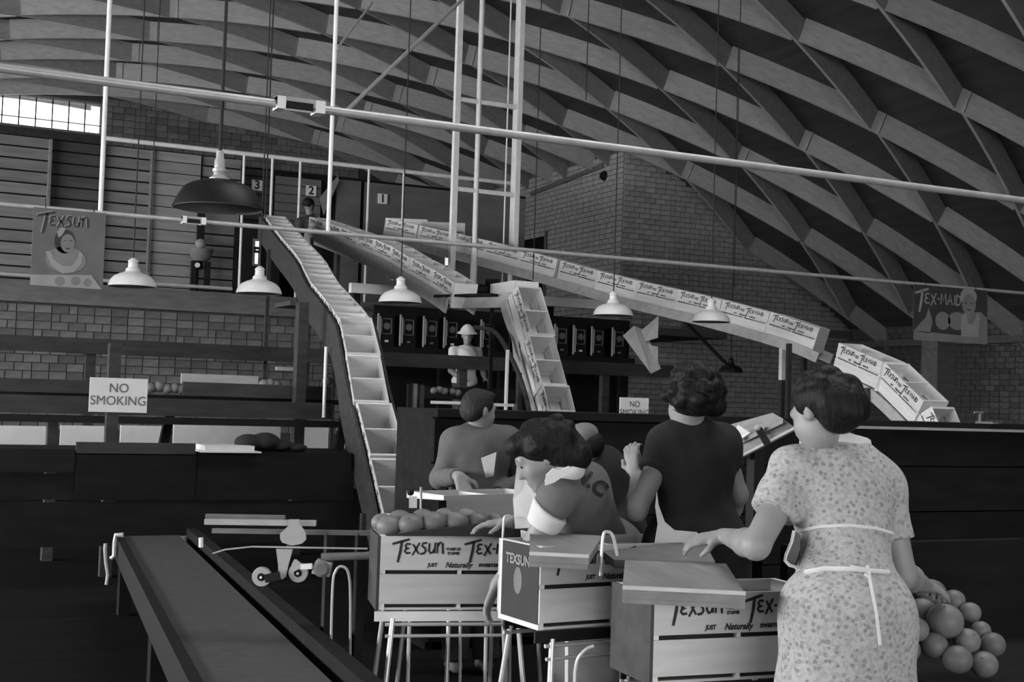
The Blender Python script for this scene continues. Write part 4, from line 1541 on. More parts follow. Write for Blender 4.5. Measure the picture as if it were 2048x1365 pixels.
# tilted wooden tray between the two women
pts = [P(1468, 887, 6.3), P(1566, 838, 6.0), P(1590, 856, 6.0), P(1475, 917, 6.3)]
t = thing('tilted_tray', 'tilted wooden tray with a dark strap between the two women', 'tray', sum(pts, V(0, 0, 0)) / 4)
MB().poly(pts, -FWD, .03).build('front_board', TRAYWOOD, t)
tp = [P(1468, 887, 6.3), P(1566, 838, 6.0), P(1545, 826, 6.5), P(1430, 858, 6.7)]
MB().poly(tp, Z, .02).build('bottom_board', SLAT_L, t)
MB().bar(P(1474, 918, 6.28), P(1591, 857, 5.98), .02, .012).build('pale_edge', RAILWOOD, t)
MB().bar(P(1517, 858, 6.1), P(1536, 890, 6.1), .02, .03).build('strap', BLACKM, t)
lg = P(1520, 880, 6.3)
MB().bb(lg.x - .03, lg.x + .03, lg.y, lg.y + .06, 0, lg.z).build('support_leg', BLACKM, t)
MB().ball(P(1515, 856, 6.08), .014).build('strap_knob', STEEL, t, smooth=True)
tag(MB().poly([P(1468, 872, 6.25), P(1476, 850, 6.25), P(1500, 866, 6.2), P(1474, 884, 6.2)], -FWD, .01).build('paper_sheet', PAPER), 'pale folded sheet lying in the tilted tray', 'paper')

# open fruit bin at the near edge
t = thing('fruit_bin', 'dark open bin full of grapefruit beside the woman in the floral dress', 'bin', V(*P(1900, 1280, 5.2).xy, 0))
a = P(1780, 1290, 4.95)
MB().bb(a.x - .05, a.x + 1.3, a.y - .9, a.y + .55, .52, .56).build('bed', DARKWOOD, t)
MB().bb(a.x - .05, a.x + 1.3, a.y + .55, a.y + .6, .0, 1.0).build('back_board', DARKWOOD, t)
MB().bb(a.x - .1, a.x - .05, a.y - .9, a.y + .6, .0, .62).build('side_board', DARKWOOD, t)
for k, (px, py, d, rp) in enumerate(((1862, 1188, 5.05, 31), (1810, 1207, 5.0, 21), (1908, 1202, 5.15, 23), (1846, 1222, 5.0, 27), (1890, 1243, 4.9, 37), (1940, 1226, 5.1, 22), (1832, 1260, 4.85, 26),
                                     (1934, 1283, 4.9, 27), (1962, 1262, 5.0, 20), (1985, 1290, 4.95, 26), (1868, 1292, 4.85, 28), (1915, 1320, 4.8, 30), (1815, 1300, 4.8, 26), (1968, 1330, 4.85, 28))):
    fruit('loose grapefruit in the dark open bin, %s of the heap from its top' % ORD[k], P(px, py, d), rp * d / FPX, FRUIT, 'loose grapefruit in the open bin')

# ================================================================== PEOPLE
def sdf_mesh(prims, res, name):
    """one continuous skin round blended capsules and ellipsoids (surface nets)"""
    lo = np.array([1e9] * 3)
    hi = -lo
    boxes = []
    for p in prims:
        if p[0] == 'c':
            a, b, ra, rb = np.array(p[1]), np.array(p[2]), p[3], p[4]
            r = max(ra, rb)
            l, h = np.minimum(a, b) - r, np.maximum(a, b) + r
        else:
            c, R, rad = np.array(p[1]), p[2], np.array(p[3])
            e = np.sqrt(((np.array(R).T * rad) ** 2).sum(1))
            l, h = c - e, c + e
        boxes.append((l, h))
        lo, hi = np.minimum(lo, l), np.maximum(hi, h)
    lo, hi = lo - res * 3, hi + res * 3
    n = np.ceil((hi - lo) / res).astype(int) + 1
    D = np.full(n, 9.0, np.float32)
    ax = [lo[i] + res * np.arange(n[i]) for i in range(3)]
    for p, (l, h) in zip(prims, boxes):
        k = p[-2] if p[0] == 'c' else p[-2]
        clip = p[-1]
        mg = k + res * 4
        i0 = np.maximum(((l - mg - lo) / res).astype(int), 0)
        i1 = np.minimum(((h + mg - lo) / res).astype(int) + 2, n)
        sl = tuple(slice(a, b) for a, b in zip(i0, i1))
        gx, gy, gz = np.meshgrid(*[ax[i][sl[i]] for i in range(3)], indexing='ij')
        if p[0] == 'c':
            a, b, ra, rb = np.array(p[1]), np.array(p[2]), p[3], p[4]
            ab = b - a
            L2 = max(ab.dot(ab), 1e-9)
            t = np.clip(((gx - a[0]) * ab[0] + (gy - a[1]) * ab[1] + (gz - a[2]) * ab[2]) / L2, 0, 1)
            d = np.sqrt((gx - a[0] - t * ab[0]) ** 2 + (gy - a[1] - t * ab[1]) ** 2 + (gz - a[2] - t * ab[2]) ** 2) - (ra + (rb - ra) * t)
        else:
            c, R, rad = np.array(p[1]), np.array(p[2]), np.array(p[3])
            x, y, z = gx - c[0], gy - c[1], gz - c[2]
            q = [(x * R[i][0] + y * R[i][1] + z * R[i][2]) for i in range(3)]
            k0 = np.sqrt(sum((q[i] / rad[i]) ** 2 for i in range(3)))
            k1 = np.sqrt(sum((q[i] / rad[i] ** 2) ** 2 for i in range(3)))
            d = k0 * (k0 - 1) / np.maximum(k1, 1e-6)
        if clip is not None:
            for cp, cn in clip:
                cn = np.array(cn) / np.linalg.norm(cn)
                d = np.maximum(d, (gx - cp[0]) * cn[0] + (gy - cp[1]) * cn[1] + (gz - cp[2]) * cn[2])
        d = d.astype(np.float32)
        o = D[sl]
        hh = np.clip(.5 + .5 * (o - d) / k, 0, 1)
        D[sl] = o * (1 - hh) + d * hh - k * hh * (1 - hh)
    ins = D < 0
    cs = tuple(slice(0, m - 1) for m in n)

    def cor(i, j, k):
        return tuple(slice(a, a + m - 1) for a, m in zip((i, j, k), n))
    cnt = np.zeros(n - 1, np.int8)
    for i in (0, 1):
        for j in (0, 1):
            for k in (0, 1):
                cnt += ins[cor(i, j, k)]
    act = (cnt > 0) & (cnt < 8)
    idx = np.full(n - 1, -1, np.int64)
    ci = np.argwhere(act)
    idx[act] = np.arange(len(ci))
    acc = np.zeros((len(ci), 3))
    num = np.zeros(len(ci))
    C = {}
    for i in (0, 1):
        for j in (0, 1):
            for k in (0, 1):
                C[i, j, k] = D[ci[:, 0] + i, ci[:, 1] + j, ci[:, 2] + k]
    ks = list(C)
    for a in ks:
        for b in ks:
            if sum(abs(x - y) for x, y in zip(a, b)) == 1 and a < b:
                da, db = C[a], C[b]
                m = (da < 0) != (db < 0)
                t = da[m] / (da[m] - db[m])
                acc[m] += np.array(a) + t[:, None] * (np.array(b) - np.array(a))
                num[m] += 1
    vs = lo + res * (ci + acc / np.maximum(num, 1)[:, None])
    faces = []
    for d in range(3):
        e1, e2 = (d + 1) % 3, (d + 2) % 3
        s0 = [slice(1, m - 1) for m in n]
        s1 = [slice(1, m - 1) for m in n]
        s0[d] = slice(0, n[d] - 1)
        s1[d] = slice(1, n[d])
        A, B = ins[tuple(s0)], ins[tuple(s1)]
        ed = np.argwhere(A != B)
        if not len(ed):
            continue
        fl = A[A != B]
        base = ed.copy()
        base[:, e1] += 1
        base[:, e2] += 1
        q = []
        for (x, y) in ((0, 0), (-1, 0), (-1, -1), (0, -1)):
            w = base.copy()
            w[:, e1] += x
            w[:, e2] += y
            q.append(idx[w[:, 0], w[:, 1], w[:, 2]])
        q = np.stack(q, 1)
        q[~fl] = q[~fl][:, ::-1]
        faces.append(q)
    faces = np.concatenate(faces)
    faces = faces[(faces >= 0).all(1)]
    return vs, faces


FOLDS = {'dress': .006, 'smock': .006, 'shirt': .006, 'trousers': .006, 'blouse_sleeve': .003}


def sdf_obj(name, prims, res, m, parent):
    vs, fs = sdf_mesh(prims, res, name)
    if name in FOLDS:                       # soft creases in the cloth
        n = np.zeros_like(vs)
        fn = np.cross(vs[fs[:, 2]] - vs[fs[:, 0]], vs[fs[:, 3]] - vs[fs[:, 1]])
        for k in range(4):
            np.add.at(n, fs[:, k], fn)
        n /= np.maximum(np.linalg.norm(n, axis=1), 1e-9)[:, None]
        x, y, z = vs.T
        w = np.sin(31 * x + 17 * z + 3 * np.sin(9 * y + 5 * z)) * np.sin(13 * y - 11 * z + 2 * np.sin(8 * x)) + .6 * np.sin(52 * (x + y) * .7 + 4 * np.sin(6 * z + 3 * x))
        vs = vs + n * (w * FOLDS[name] * .6)[:, None]
    o0 = parent_origin(parent)
    vs = vs - np.array(o0)
    me = bpy.data.meshes.new(name)
    me.vertices.add(len(vs))
    me.vertices.foreach_set('co', vs.astype(np.float32).ravel())
    me.loops.add(len(fs) * 4)
    me.loops.foreach_set('vertex_index', fs.astype(np.int32).ravel())
    me.polygons.add(len(fs))
    me.polygons.foreach_set('loop_start', np.arange(len(fs), dtype=np.int32) * 4)
    me.polygons.foreach_set('loop_total', np.full(len(fs), 4, np.int32))
    me.update(calc_edges=True)
    me.validate()
    me.polygons.foreach_set('use_smooth', [True] * len(me.polygons))
    return link(name, me, m, parent)


def cap(a, b, ra, rb, k=.02, clip=None):
    return ('c', tuple(a), tuple(b), ra, rb, k, clip)


def elp(c, axes, rad, k=.02, clip=None):
    return ('e', tuple(c), [tuple(a) for a in axes], tuple(rad), k, clip)


def lerp(a, b, t):
    return a + (b - a) * t


def head_prims(h, F, U, s=1.0):
    F = F.normalized()
    R = F.cross(U).normalized()
    U = R.cross(F)
    A = (R, F, U)

    def q(r, f, u):
        return h + (R * r + F * f + U * u) * s
    pr = [elp(q(0, -.012, .022), A, (.074 * s, .094 * s, .092 * s), .02),
          elp(q(0, .026, -.052), A, (.055 * s, .060 * s, .066 * s), .03),
          elp(q(0, .042, -.018), A, (.057 * s, .053 * s, .088 * s), .02),
          elp(q(0, .074, -.098), A, (.024 * s, .020 * s, .018 * s), .02),
          cap(q(0, .088, .016), q(0, .107, -.028), .007 * s, .011 * s, .016),
          cap(q(-.034, .078, .030), q(.034, .078, .030), .013 * s, .013 * s, .02),
          elp(q(.033, .064, -.030), A, (.022 * s, .018 * s, .024 * s), .02), elp(q(-.033, .064, -.030), A, (.022 * s, .018 * s, .024 * s), .02),
          elp(q(0, .088, -.064), A, (.022 * s, .012 * s, .007 * s), .006), elp(q(0, .085, -.077), A, (.018 * s, .012 * s, .007 * s), .006)]
    for e in (-1, 1):
        pr.append(elp(q(e * .074, -.012, -.008), A, (.010 * s, .020 * s, .031 * s), .006))
        pr.append(elp(q(e * .080, -.020, .004), A, (.010 * s, .012 * s, .020 * s), .006))
    return pr, q, A


def hand_prims(w, D, N, curl=.5, s=1.0, side=1):
    """palm, four fingers of unequal length and a thumb; D along the fingers, N out of the palm"""
    D = D.normalized()
    S = D.cross(N).normalized() * side
    N = (S.cross(D) * side).normalized()
    pr = []
    for k, off in enumerate((-.028, -.010, .009, .027)):
        a = w + S * (off * .55 * s) + D * (.01 * s)
        b = w + S * (off * s) + D * (.085 * s)
        pr.append(cap(a, b, .015 * s, .0125 * s, .014))
        L = (.070, .080, .076, .058)[k] * s
        p, ang = b, curl * .35
        for seg, f in enumerate((.45, .32, .26)):
            d = D * math.cos(ang) + N * math.sin(ang)
            e = p + d * (L * f) + S * (off * .08)
            pr.append(cap(p, e, (.0098 - .001 * seg) * s, (.0090 - .001 * seg) * s, .005))
            p = e
            ang += curl
    b = w + D * (.028 * s) - S * (.030 * s)
    d = (D * .6 - S * .7 + N * .35).normalized()
    e = b + d * (.042 * s)
    pr.append(cap(w + D * .012 * s - S * .012 * s, b, .016 * s, .014 * s, .012))
    pr.append(cap(b, e, .0125 * s, .0105 * s, .008))
    d2 = (D * .85 - S * .2 + N * .45).normalized()
    pr.append(cap(e, e + d2 * (.032 * s), .0105 * s, .0085 * s, .006))
    return pr


def figure(label, J, F, U, res, skin, hands, fs=1.0, group=None, feet=0.0, legs=True, slim=1.0, face=True, eyes=True):
    """J: joints in metres. Returns the person and helpers for the clothes."""
    base = V(J['pelvis'].x, J['pelvis'].y, feet)
    t = thing('person', label, 'person', base, group)
    Xb = (J['shR'] - J['shL']).normalized()
    Zt = (J['neck'] - J['pelvis']).normalized()
    Yb = Zt.cross(Xb).normalized()
    Xb = Yb.cross(Zt)
    A = (Xb, Yb, Zt)
    s = slim
    pr = [elp(J['pelvis'], A, (.155 * s, .11 * s, .13), .05), cap(J['pelvis'], J['waist'], .105 * s, .095 * s, .05), cap(J['waist'], J['chest'], .095 * s, .105 * s, .05),
          elp(lerp(J['waist'], J['neck'], .55), A, (.145 * s, .10 * s, .19), .05), cap(J['shL'], J['shR'], .050, .050, .05),
          cap(J['chest'], J['neck'], .075, .052, .04), cap(J['neck'], J['head'] - U.normalized() * .04, .054, .050, .025)]
    for sd in 'LR':
        pr += [cap(J['sh' + sd], J['el' + sd], .050 * s, .040 * s, .03), cap(J['el' + sd], lerp(J['el' + sd], J['wr' + sd], .3), .040 * s, .040 * s, .02), cap(lerp(J['el' + sd], J['wr' + sd], .3), J['wr' + sd], .040 * s, .026, .02)]
        if sd in hands:
            pr += hand_prims(J['wr' + sd], *hands[sd])
        if legs:
            hp = J['pelvis'] + Xb * (.09 if sd == 'R' else -.09) - V(0, 0, .04)
            kn = J.get('kn' + sd, V(hp.x, hp.y, feet + .48))
            an = J.get('an' + sd, V(hp.x, hp.y, feet + .08))
            fw = V(-Xb.y, Xb.x, 0).normalized()
            pr += [cap(hp, kn, .082 * s, .054 * s, .04), cap(kn, lerp(kn, an, .35), .052 * s, .055 * s, .03), cap(lerp(kn, an, .35), an, .055 * s, .036, .03),
                   cap(an - V(0, 0, .03) - fw * .03, an - V(0, 0, .045) + fw * .13, .036, .028, .03)]
    hp_, q, Ah = head_prims(J['head'], F, U, fs)
    pr += hp_
    sdf_obj('body', pr, res, skin, t)
    if eyes:
        for e in (-1, 1):
            MB().ball(q(e * .029, .084, .006), .008 * fs).build('eye', INK, t, smooth=True)
            MB().path([q(e * .014, .093, .030), q(e * .032, .089, .036), q(e * .050, .074, .030)], [.002, .003, .0015], 6).build('eyebrow', HAIR, t, smooth=True)
    return t, A, q, Ah


def curls(q, Ah, n, seed, rr=(.026, .040), lo=-.3, sx=.088, sy=.10, sz=.09, off=(0, -.03, .035), keep=None):
    rnd = random.Random(seed)
    out = []
    while len(out) < n:
        a, u = rnd.random() * 6.283, lo + (1 - lo) * rnd.random()
        w = math.sqrt(max(0, 1 - u * u))
        r, f = w * math.cos(a), w * math.sin(a)
        if f > .55 and u < .55:
            continue
        if keep and not keep(r, f, u):
            continue
        k = rr[0] + (rr[1] - rr[0]) * rnd.random()
        out.append(elp(q(off[0] + r * sx, off[1] + f * sy, off[2] + u * sz), Ah, (k, k, k * .8), .008))
    return out


def torso_cloth(J, A, s=1.0, e=.016, k=.05):
    return [elp(J['pelvis'], A, (.155 * s + e, .11 * s + e, .14), k), cap(J['pelvis'], J['waist'], .105 * s + e, .095 * s + e, k), cap(J['waist'], J['chest'], .095 * s + e, .105 * s + e, k),
            elp(lerp(J['waist'], J['neck'], .55), A, (.145 * s + e, .10 * s + e, .20), k), cap(J['shL'], J['shR'], .052 + e, .052 + e, k),
            cap(J['chest'], lerp(J['chest'], J['neck'], .7), .08 + e, .06 + e * .6, .04)]


def sleeve(J, sd, f, r0, r1, k=.03):
    a, b = J['sh' + sd], J['el' + sd]
    c = lerp(a, b, f)
    n = (b - a).normalized()
    return [cap(a, lerp(a, b, f + .1), r0, r1, k, [(tuple(c), tuple(n))])]


def long_sleeve(J, sd, e=.014):
    a, b, c = J['sh' + sd], J['el' + sd], J['wr' + sd]
    n = (c - b).normalized()
    return [cap(a, b, .052 + e, .042 + e, .03), cap(b, lerp(b, c, .95), .042 + e, .030 + e, .03, [(tuple(lerp(b, c, .9)), tuple(n))])]


def skirt(J, A, hem, r0, r1, s=1.0):
    out = []
    for sx in (-1, 1):
        a = J['pelvis'] + A[0] * (.055 * sx)
        b = V(a.x + A[0].x * .03 * sx, a.y + A[0].y * .03 * sx, hem - .1)
        out.append(cap(a, b, r0, r1, .10, [((0, 0, hem), (0, 0, -1))]))
    return out


def raycast_on(ob, pts, lift=.004):
    """points where the camera rays through pts meet a mesh, lifted off its surface"""
    off = parent_origin(ob.parent)
    me = ob.data
    bvh = BVHTree.FromPolygons([v.co + off for v in me.vertices], [tuple(p.vertices) for p in me.polygons])
    out = []
    for px, py in pts:
        loc, nrm, i, d = bvh.ray_cast(CAM, ray(px, py).normalized())
        if loc is not None:
            if nrm.dot(ray(px, py)) > 0:
                nrm = -nrm
            out.append(loc + nrm * lift)
    return out


def tape(ob, pts, r, m, name, parent, n=6, lift=.003):
    q = raycast_on(ob, [(a[0] + (b[0] - a[0]) * k / n, a[1] + (b[1] - a[1]) * k / n) for a, b in zip(pts, pts[1:]) for k in range(n)] + [pts[-1]], lift)
    if len(q) > 2:
        return MB().path(q, r, 6).build(name, m, parent, smooth=True)


# ---- woman in the floral dress (nearest, seen from behind)
J = dict(head=P(1640, 830, 4.42), neck=P(1672, 893, 4.50), chest=P(1682, 960, 4.50), waist=P(1690, 1110, 4.36), pelvis=P(1695, 1235, 4.24),
         shL=P(1588, 948, 4.42), elL=P(1512, 1092, 4.28), wrL=P(1448, 1072, 4.55), shR=P(1766, 978, 4.50), elR=P(1806, 1152, 4.45), wrR=P(1852, 1172, 4.80))
F = (-RGT * .58 + FWD * .72 - Z * .42)
U = (Z * .9 + RGT * .20 - FWD * .1)
t, A, q, Ah = figure('woman in a light floral dress seen from behind, reaching for fruit', J, F, U, .0085, SKIN,
                     {'L': (-RGT * .9 + FWD * .3 - Z * .2, -Z * .8 + FWD * .3, .45, 1.0, -1), 'R': (RGT * .55 + FWD * .75 - Z * .25, -Z * .9 - RGT * .2, .5, 1.0, 1)}, group=None, slim=1.12)
pr = torso_cloth(J, A, 1.15, .02, .06) + skirt(J, A, .30, .155, .19)
pr += [elp(lerp(J['chest'], J['neck'], -.1), A, (.215, .125, .125), .05), cap(lerp(J['shL'], J['shR'], .15), lerp(J['shL'], J['shR'], .85), .085, .085, .05)]
pr += sleeve(J, 'L', .56, .082, .078) + sleeve(J, 'R', .60, .074, .066)
pr += [elp(J['shL'] + V(0, 0, .03), A, (.075, .07, .06), .03)]
dress = sdf_obj('dress', pr, .009, FLORAL, t)
sdf_obj('collar', [cap(J['neck'] - RGT * .035 + Z * .012, J['neck'] + RGT * .03 + Z * .0, .088, .088, .02, [(tuple(J['neck'] + Z * .045), (.2, 0, 1)), (tuple(J['neck'] - Z * .03), (0, 0, -1))])], .007, WHITECLOTH, t)
h = J['head']
hp = [elp(q(0, -.035, .040), Ah, (.088, .100, .090), .02), elp(q(0, -.085, .015), Ah, (.082, .070, .075), .03), elp(q(0, -.075, -.045), Ah, (.070, .055, .050), .03), elp(q(.05, -.03, .045), Ah, (.045, .07, .055), .03),
      elp(q(-.05, -.03, .05), Ah, (.045, .07, .06), .03), elp(q(.06, -.085, .0), Ah, (.055, .055, .065), .02), elp(q(.02, -.12, -.01), Ah, (.07, .05, .07), .02), elp(q(.04, -.10, .06), Ah, (.06, .05, .05), .02), elp(q(-.045, -.09, -.005), Ah, (.045, .045, .05), .02), elp(q(0, .03, .085), Ah, (.06, .055, .035), .02)]
hp += curls(q, Ah, 30, 3, lo=-.55)
sdf_obj('hair', hp, .007, HAIR, t)
tape(dress, [(1600, 1062), (1640, 1054), (1700, 1052), (1750, 1058), (1784, 1068)], .006, WHITECLOTH, 'apron_strap', t)
tape(dress, [(1612, 1146), (1650, 1139), (1700, 1140), (1740, 1143), (1776, 1146)], .008, WHITECLOTH, 'apron_tie', t)
tape(dress, [(1734, 1135), (1741, 1175), (1752, 1230), (1759, 1290)], .006, WHITECLOTH, 'tie_end', t)
tape(dress, [(1700, 1135), (1738, 1141), (1738, 1158), (1728, 1150)], .005, WHITECLOTH, 'tie_bow', t)
for ap in ([(1590, 1062), (1584, 1085), (1573, 1110), (1571, 1122), (1580, 1131), (1592, 1128), (1600, 1100), (1600, 1070)], [(1606, 1150), (1592, 1185), (1580, 1240), (1568, 1300), (1562, 1365), (1600, 1365), (1612, 1200)]):
    MB().poly([P(a, b, 4.30) for a, b in ap], -FWD, .02).build('apron', GREYCLOTH, t)
for ap in ([(1588, 1062), (1583, 1085), (1572, 1110), (1570, 1122), (1579, 1131), (1590, 1134), (1606, 1150)], [(1604, 1152), (1591, 1185), (1579, 1240), (1567, 1300), (1561, 1360)]):
    MB().path([P(a, b, 4.29) for a, b in ap], .006, 6).build('apron_hem', WHITECLOTH, t, smooth=True)

# ---- woman in the dark dress (back to the camera)
J = dict(head=P(1378, 806, 5.35), neck=P(1382, 858, 5.38), chest=P(1388, 920, 5.38), waist=P(1392, 1020, 5.35), pelvis=P(1392, 1100, 5.33),
         shL=P(1332, 890, 5.36), elL=P(1274, 1022, 5.22), wrL=P(1274, 950, 5.48), shR=P(1444, 890, 5.42), elR=P(1476, 990, 5.45), wrR=P(1440, 1075, 5.75))
F = (FWD * .9 - RGT * .35 - Z * .15)
t, A, q, Ah = figure('woman in a dark short-sleeved dress with her back turned and a white apron', J, F, Z, .0085, SKIN,
                     {'L': (Z * .8 + FWD * .2 - RGT * .2, RGT * .4 + FWD * .6, .7, 1.0, -1), 'R': (FWD * .7 - Z * .6, -RGT, .5, 1.0, 1)})
pr = torso_cloth(J, A, 1.08, .018, .06) + skirt(J, A, .32, .155, .19) + sleeve(J, 'L', .42, .070, .070) + sleeve(J, 'R', .5, .070, .062)
pr += [cap(lerp(J['shL'], J['shR'], .1), lerp(J['shL'], J['shR'], .9), .078, .078, .05)]
sdf_obj('dress', pr, .010, DARKCLOTH, t)
hp = [elp(q(0, -.03, .035), Ah, (.098, .105, .100), .02), elp(q(.085, -.04, .02), Ah, (.05, .06, .06), .02), elp(q(-.07, -.05, .03), Ah, (.045, .05, .05), .02), elp(q(.07, -.08, -.02), Ah, (.05, .05, .045), .02), elp(q(0, -.10, -.01), Ah, (.07, .04, .05), .02),
      elp(q(.05, -.06, .095), Ah, (.055, .06, .045), .015), elp(q(-.04, -.05, .10), Ah, (.05, .06, .04), .015), elp(q(.095, -.05, .06), Ah, (.04, .05, .045), .015), elp(q(-.04, -.095, .04), Ah, (.05, .04, .05), .015), elp(q(.05, -.10, .04), Ah, (.05, .045, .05), .015)]
hp += curls(q, Ah, 44, 5, lo=-.45, sx=.10, sy=.108, sz=.105)
sdf_obj('hair', hp, .007, HAIR, t)
ap = [P(a, b, 5.08) for a, b in ((1314, 985), (1317, 1010), (1330, 1045), (1350, 1062), (1395, 1066), (1405, 1105), (1308, 1100), (1316, 1050), (1311, 1015))]
MB().poly(ap, -FWD, .015).build('apron', WHITECLOTH, t)

# ---- woman bent over the middle crate
J = dict(head=P(1082, 915, 5.12), neck=P(1128, 950, 5.14), chest=P(1158, 985, 5.20), waist=P(1190, 1075, 5.46), pelvis=P(1208, 1130, 5.66),
         shL=P(1112, 1000, 5.02), elL=P(1066, 1088, 5.06), wrL=P(994, 1168, 5.20), shR=P(1176, 968, 5.34), elR=P(1090, 1046, 5.44), wrR=P(1020, 1044, 5.30))
F = (-RGT * .88 - Z * .52 - FWD * .12)
U = (Z * .80 - RGT * .48)
t, A, q, Ah = figure('dark-haired woman bent over the crates in a grey smock lettered N.C', J, F, U, .008, SKIN,
                     {'L': (-RGT * .35 - Z * .9, -FWD * .2 + RGT * .8, .4, 1.0, 1), 'R': (-RGT * .95 - Z * .1, -Z, .35, 1.0, -1)})
pr = torso_cloth(J, A, 1.0, .014, .06) + skirt(J, A, .32, .15, .19) + [cap(lerp(J['shL'], J['shR'], .05), lerp(J['shL'], J['shR'], .95), .066, .070, .05)]
smock = sdf_obj('smock', pr, .010, VEST, t)
n_ = (J['elL'] - J['shL']).normalized()
sdf_obj('blouse_sleeve', [cap(J['shL'], lerp(J['shL'], J['elL'], .8), .084, .060, .03, [(tuple(lerp(J['shL'], J['elL'], .22)), tuple(-n_ + RGT * .25)), (tuple(lerp(J['shL'], J['elL'], .62)), tuple(n_))])], .008, WHITECLOTH, t)
n_ = J['neck']
sdf_obj('blouse_collar', [cap(n_ - RGT * .035 - FWD * .045 - Z * .02, n_ + RGT * .035 + Z * .025 - FWD * .05, .052, .045, .02), cap(n_ - RGT * .03 - FWD * .075 - Z * .02, n_ - RGT * .065 - FWD * .09 - Z * .045, .034, .02, .02)], .008, WHITECLOTH, t)
MB().poly([P(a, b, 4.94) for a, b in ((1090, 972), (1092, 952), (1106, 938), (1122, 941), (1138, 934), (1142, 940), (1128, 953), (1108, 966))], -FWD, .03).build('collar_flap', WHITECLOTH, t)
hp = [elp(q(0, -.03, .045), Ah, (.096, .110, .095), .02), elp(q(0, -.10, .0), Ah, (.092, .075, .085), .03), elp(q(-.03, -.12, -.06), Ah, (.080, .060, .065), .03), elp(q(-.07, -.02, .05), Ah, (.05, .07, .055), .015), elp(q(-.075, -.09, .03), Ah, (.045, .06, .06), .015), elp(q(-.08, -.07, -.03), Ah, (.03, .04, .05), .015), elp(q(0, .05, .085), Ah, (.07, .06, .045), .02), elp(q(-.06, -.06, .0), Ah, (.05, .06, .07), .02), elp(q(.06, -.06, .0), Ah, (.045, .06, .07), .02)]
hp += curls(q, Ah, 44, 9, lo=-.5, sx=.092, sy=.112, sz=.085, off=(0, -.035, .035))
sdf_obj('hair', hp, .007, HAIR, t)
ap = [P(1034, 930, 5.22), P(1088, 938, 5.2), P(1086, 990, 5.18), P(1076, 1056, 5.2), P(1030, 1058, 5.24), P(1026, 1000, 5.24)]
MB().poly(ap, -FWD, .012).build('apron', WHITECLOTH, t)
c0 = raycast_on(smock, [(1178, 966)], .006)
if c0:
    me = text_mesh('N.C', .075, bold=.004)
    ang = math.radians(-38)
    ax_, az_ = RGT * math.cos(ang) + UPV * math.sin(ang), -RGT * math.sin(ang) + UPV * math.cos(ang)
    pts_ = raycast_on(smock, [proj(c0[0] + ax_ * v.co.x + az_ * v.co.z)[:2] for v in me.vertices], .005)
    if len(pts_) == len(me.vertices):
        for v, w in zip(me.vertices, pts_):
            v.co = w - parent_origin(t)
        letters(me, INK, t, (0, 0, 0))

# ---- man in the grey shirt
J = dict(head=P(958, 822, 7.55), neck=P(955, 862, 7.6), chest=P(955, 900, 7.6), waist=P(952, 980, 7.55), pelvis=P(950, 1035, 7.55),
         shL=P(908, 890, 7.55), elL=P(880, 958, 7.45), wrL=P(918, 952, 7.05), shR=P(1018, 884, 7.65), elR=P(1044, 965, 7.7), wrR=P(990, 990, 7.3))
F = (FWD * .62 + RGT * .75 - Z * .15)
t, A, q, Ah = figure('man in a grey work shirt seen from behind, packing a crate', J, F, Z, .0095, SKIN,
                     {'L': (RGT * .35 - Z * .85 - FWD * .2, -Z * .2 + FWD * .6, .35, 1.1, -1), 'R': (-RGT * .5 - Z * .7, FWD, .5, 1.0, 1)}, slim=1.1)
pr = torso_cloth(J, A, 1.2, .02, .06) + long_sleeve(J, 'R') + long_sleeve(J, 'L') + [cap(lerp(J['shL'], J['shR'], .05), lerp(J['shL'], J['shR'], .95), .085, .085, .05)]
sdf_obj('shirt', pr, .010, GREYCLOTH, t)
sdf_obj('shirt_collar', [cap(J['neck'] - RGT * .03 + Z * .01, J['neck'] + RGT * .03 + Z * .005, .060, .060, .02, [(tuple(J['neck'] + Z * .035), (0, 0, 1)), (tuple(J['neck'] - Z * .035), (0, 0, -1))])], .008, GREYCLOTH, t)
sdf_obj('trousers', [elp(J['pelvis'], A, (.19, .145, .15), .05)] + [cap(J['pelvis'] + A[0] * (.09 * e), V(J['pelvis'].x + A[0].x * .09 * e, J['pelvis'].y + A[0].y * .09 * e, .1), .11, .075, .04, [((0, 0, .08), (0, 0, -1))]) for e in (-1, 1)], .014, TROUSER, t)
hp = [elp(q(0, -.018, .034), Ah, (.082, .098, .092), .02), elp(q(0, -.06, -.01), Ah, (.076, .050, .060), .03), elp(q(0, .04, .09), Ah, (.06, .05, .03), .02)]
sdf_obj('hair', hp, .008, HAIRB, t)
MB().poly([P(962, 917, 7.30), P(993, 905, 7.30), P(987, 953, 7.30), P(971, 956, 7.30)], -FWD, .01).build('white_patch', WHITECLOTH, t)

# ---- stooping worker behind, only the pale cap shows
J = dict(head=P(1166, 900, 6.7), neck=P(1190, 925, 6.75), chest=P(1205, 950, 6.8), waist=P(1215, 1020, 6.8), pelvis=P(1218, 1075, 6.8),
         shL=P(1170, 950, 6.7), elL=P(1165, 1010, 6.6), wrL=P(1150, 1060, 6.5), shR=P(1240, 950, 6.85), elR=P(1250, 1010, 6.8), wrR=P(1235, 1060, 6.6))
t, A, q, Ah = figure('stooping worker in dark clothes whose pale cap shows behind the bent woman', J, -RGT * .7 - Z * .5 + FWD * .4, Z * .85 - RGT * .4, .012, SKIN_D,
                     {'L': (-Z, FWD, .5, 1.0, -1), 'R': (-Z, FWD, .5, 1.0, 1)}, eyes=False)
pr = torso_cloth(J, A, 1.05, .02, .06) + long_sleeve(J, 'L') + long_sleeve(J, 'R') + skirt(J, A, .32, .15, .18)
sdf_obj('dress', pr, .013, DARKCLOTH, t)
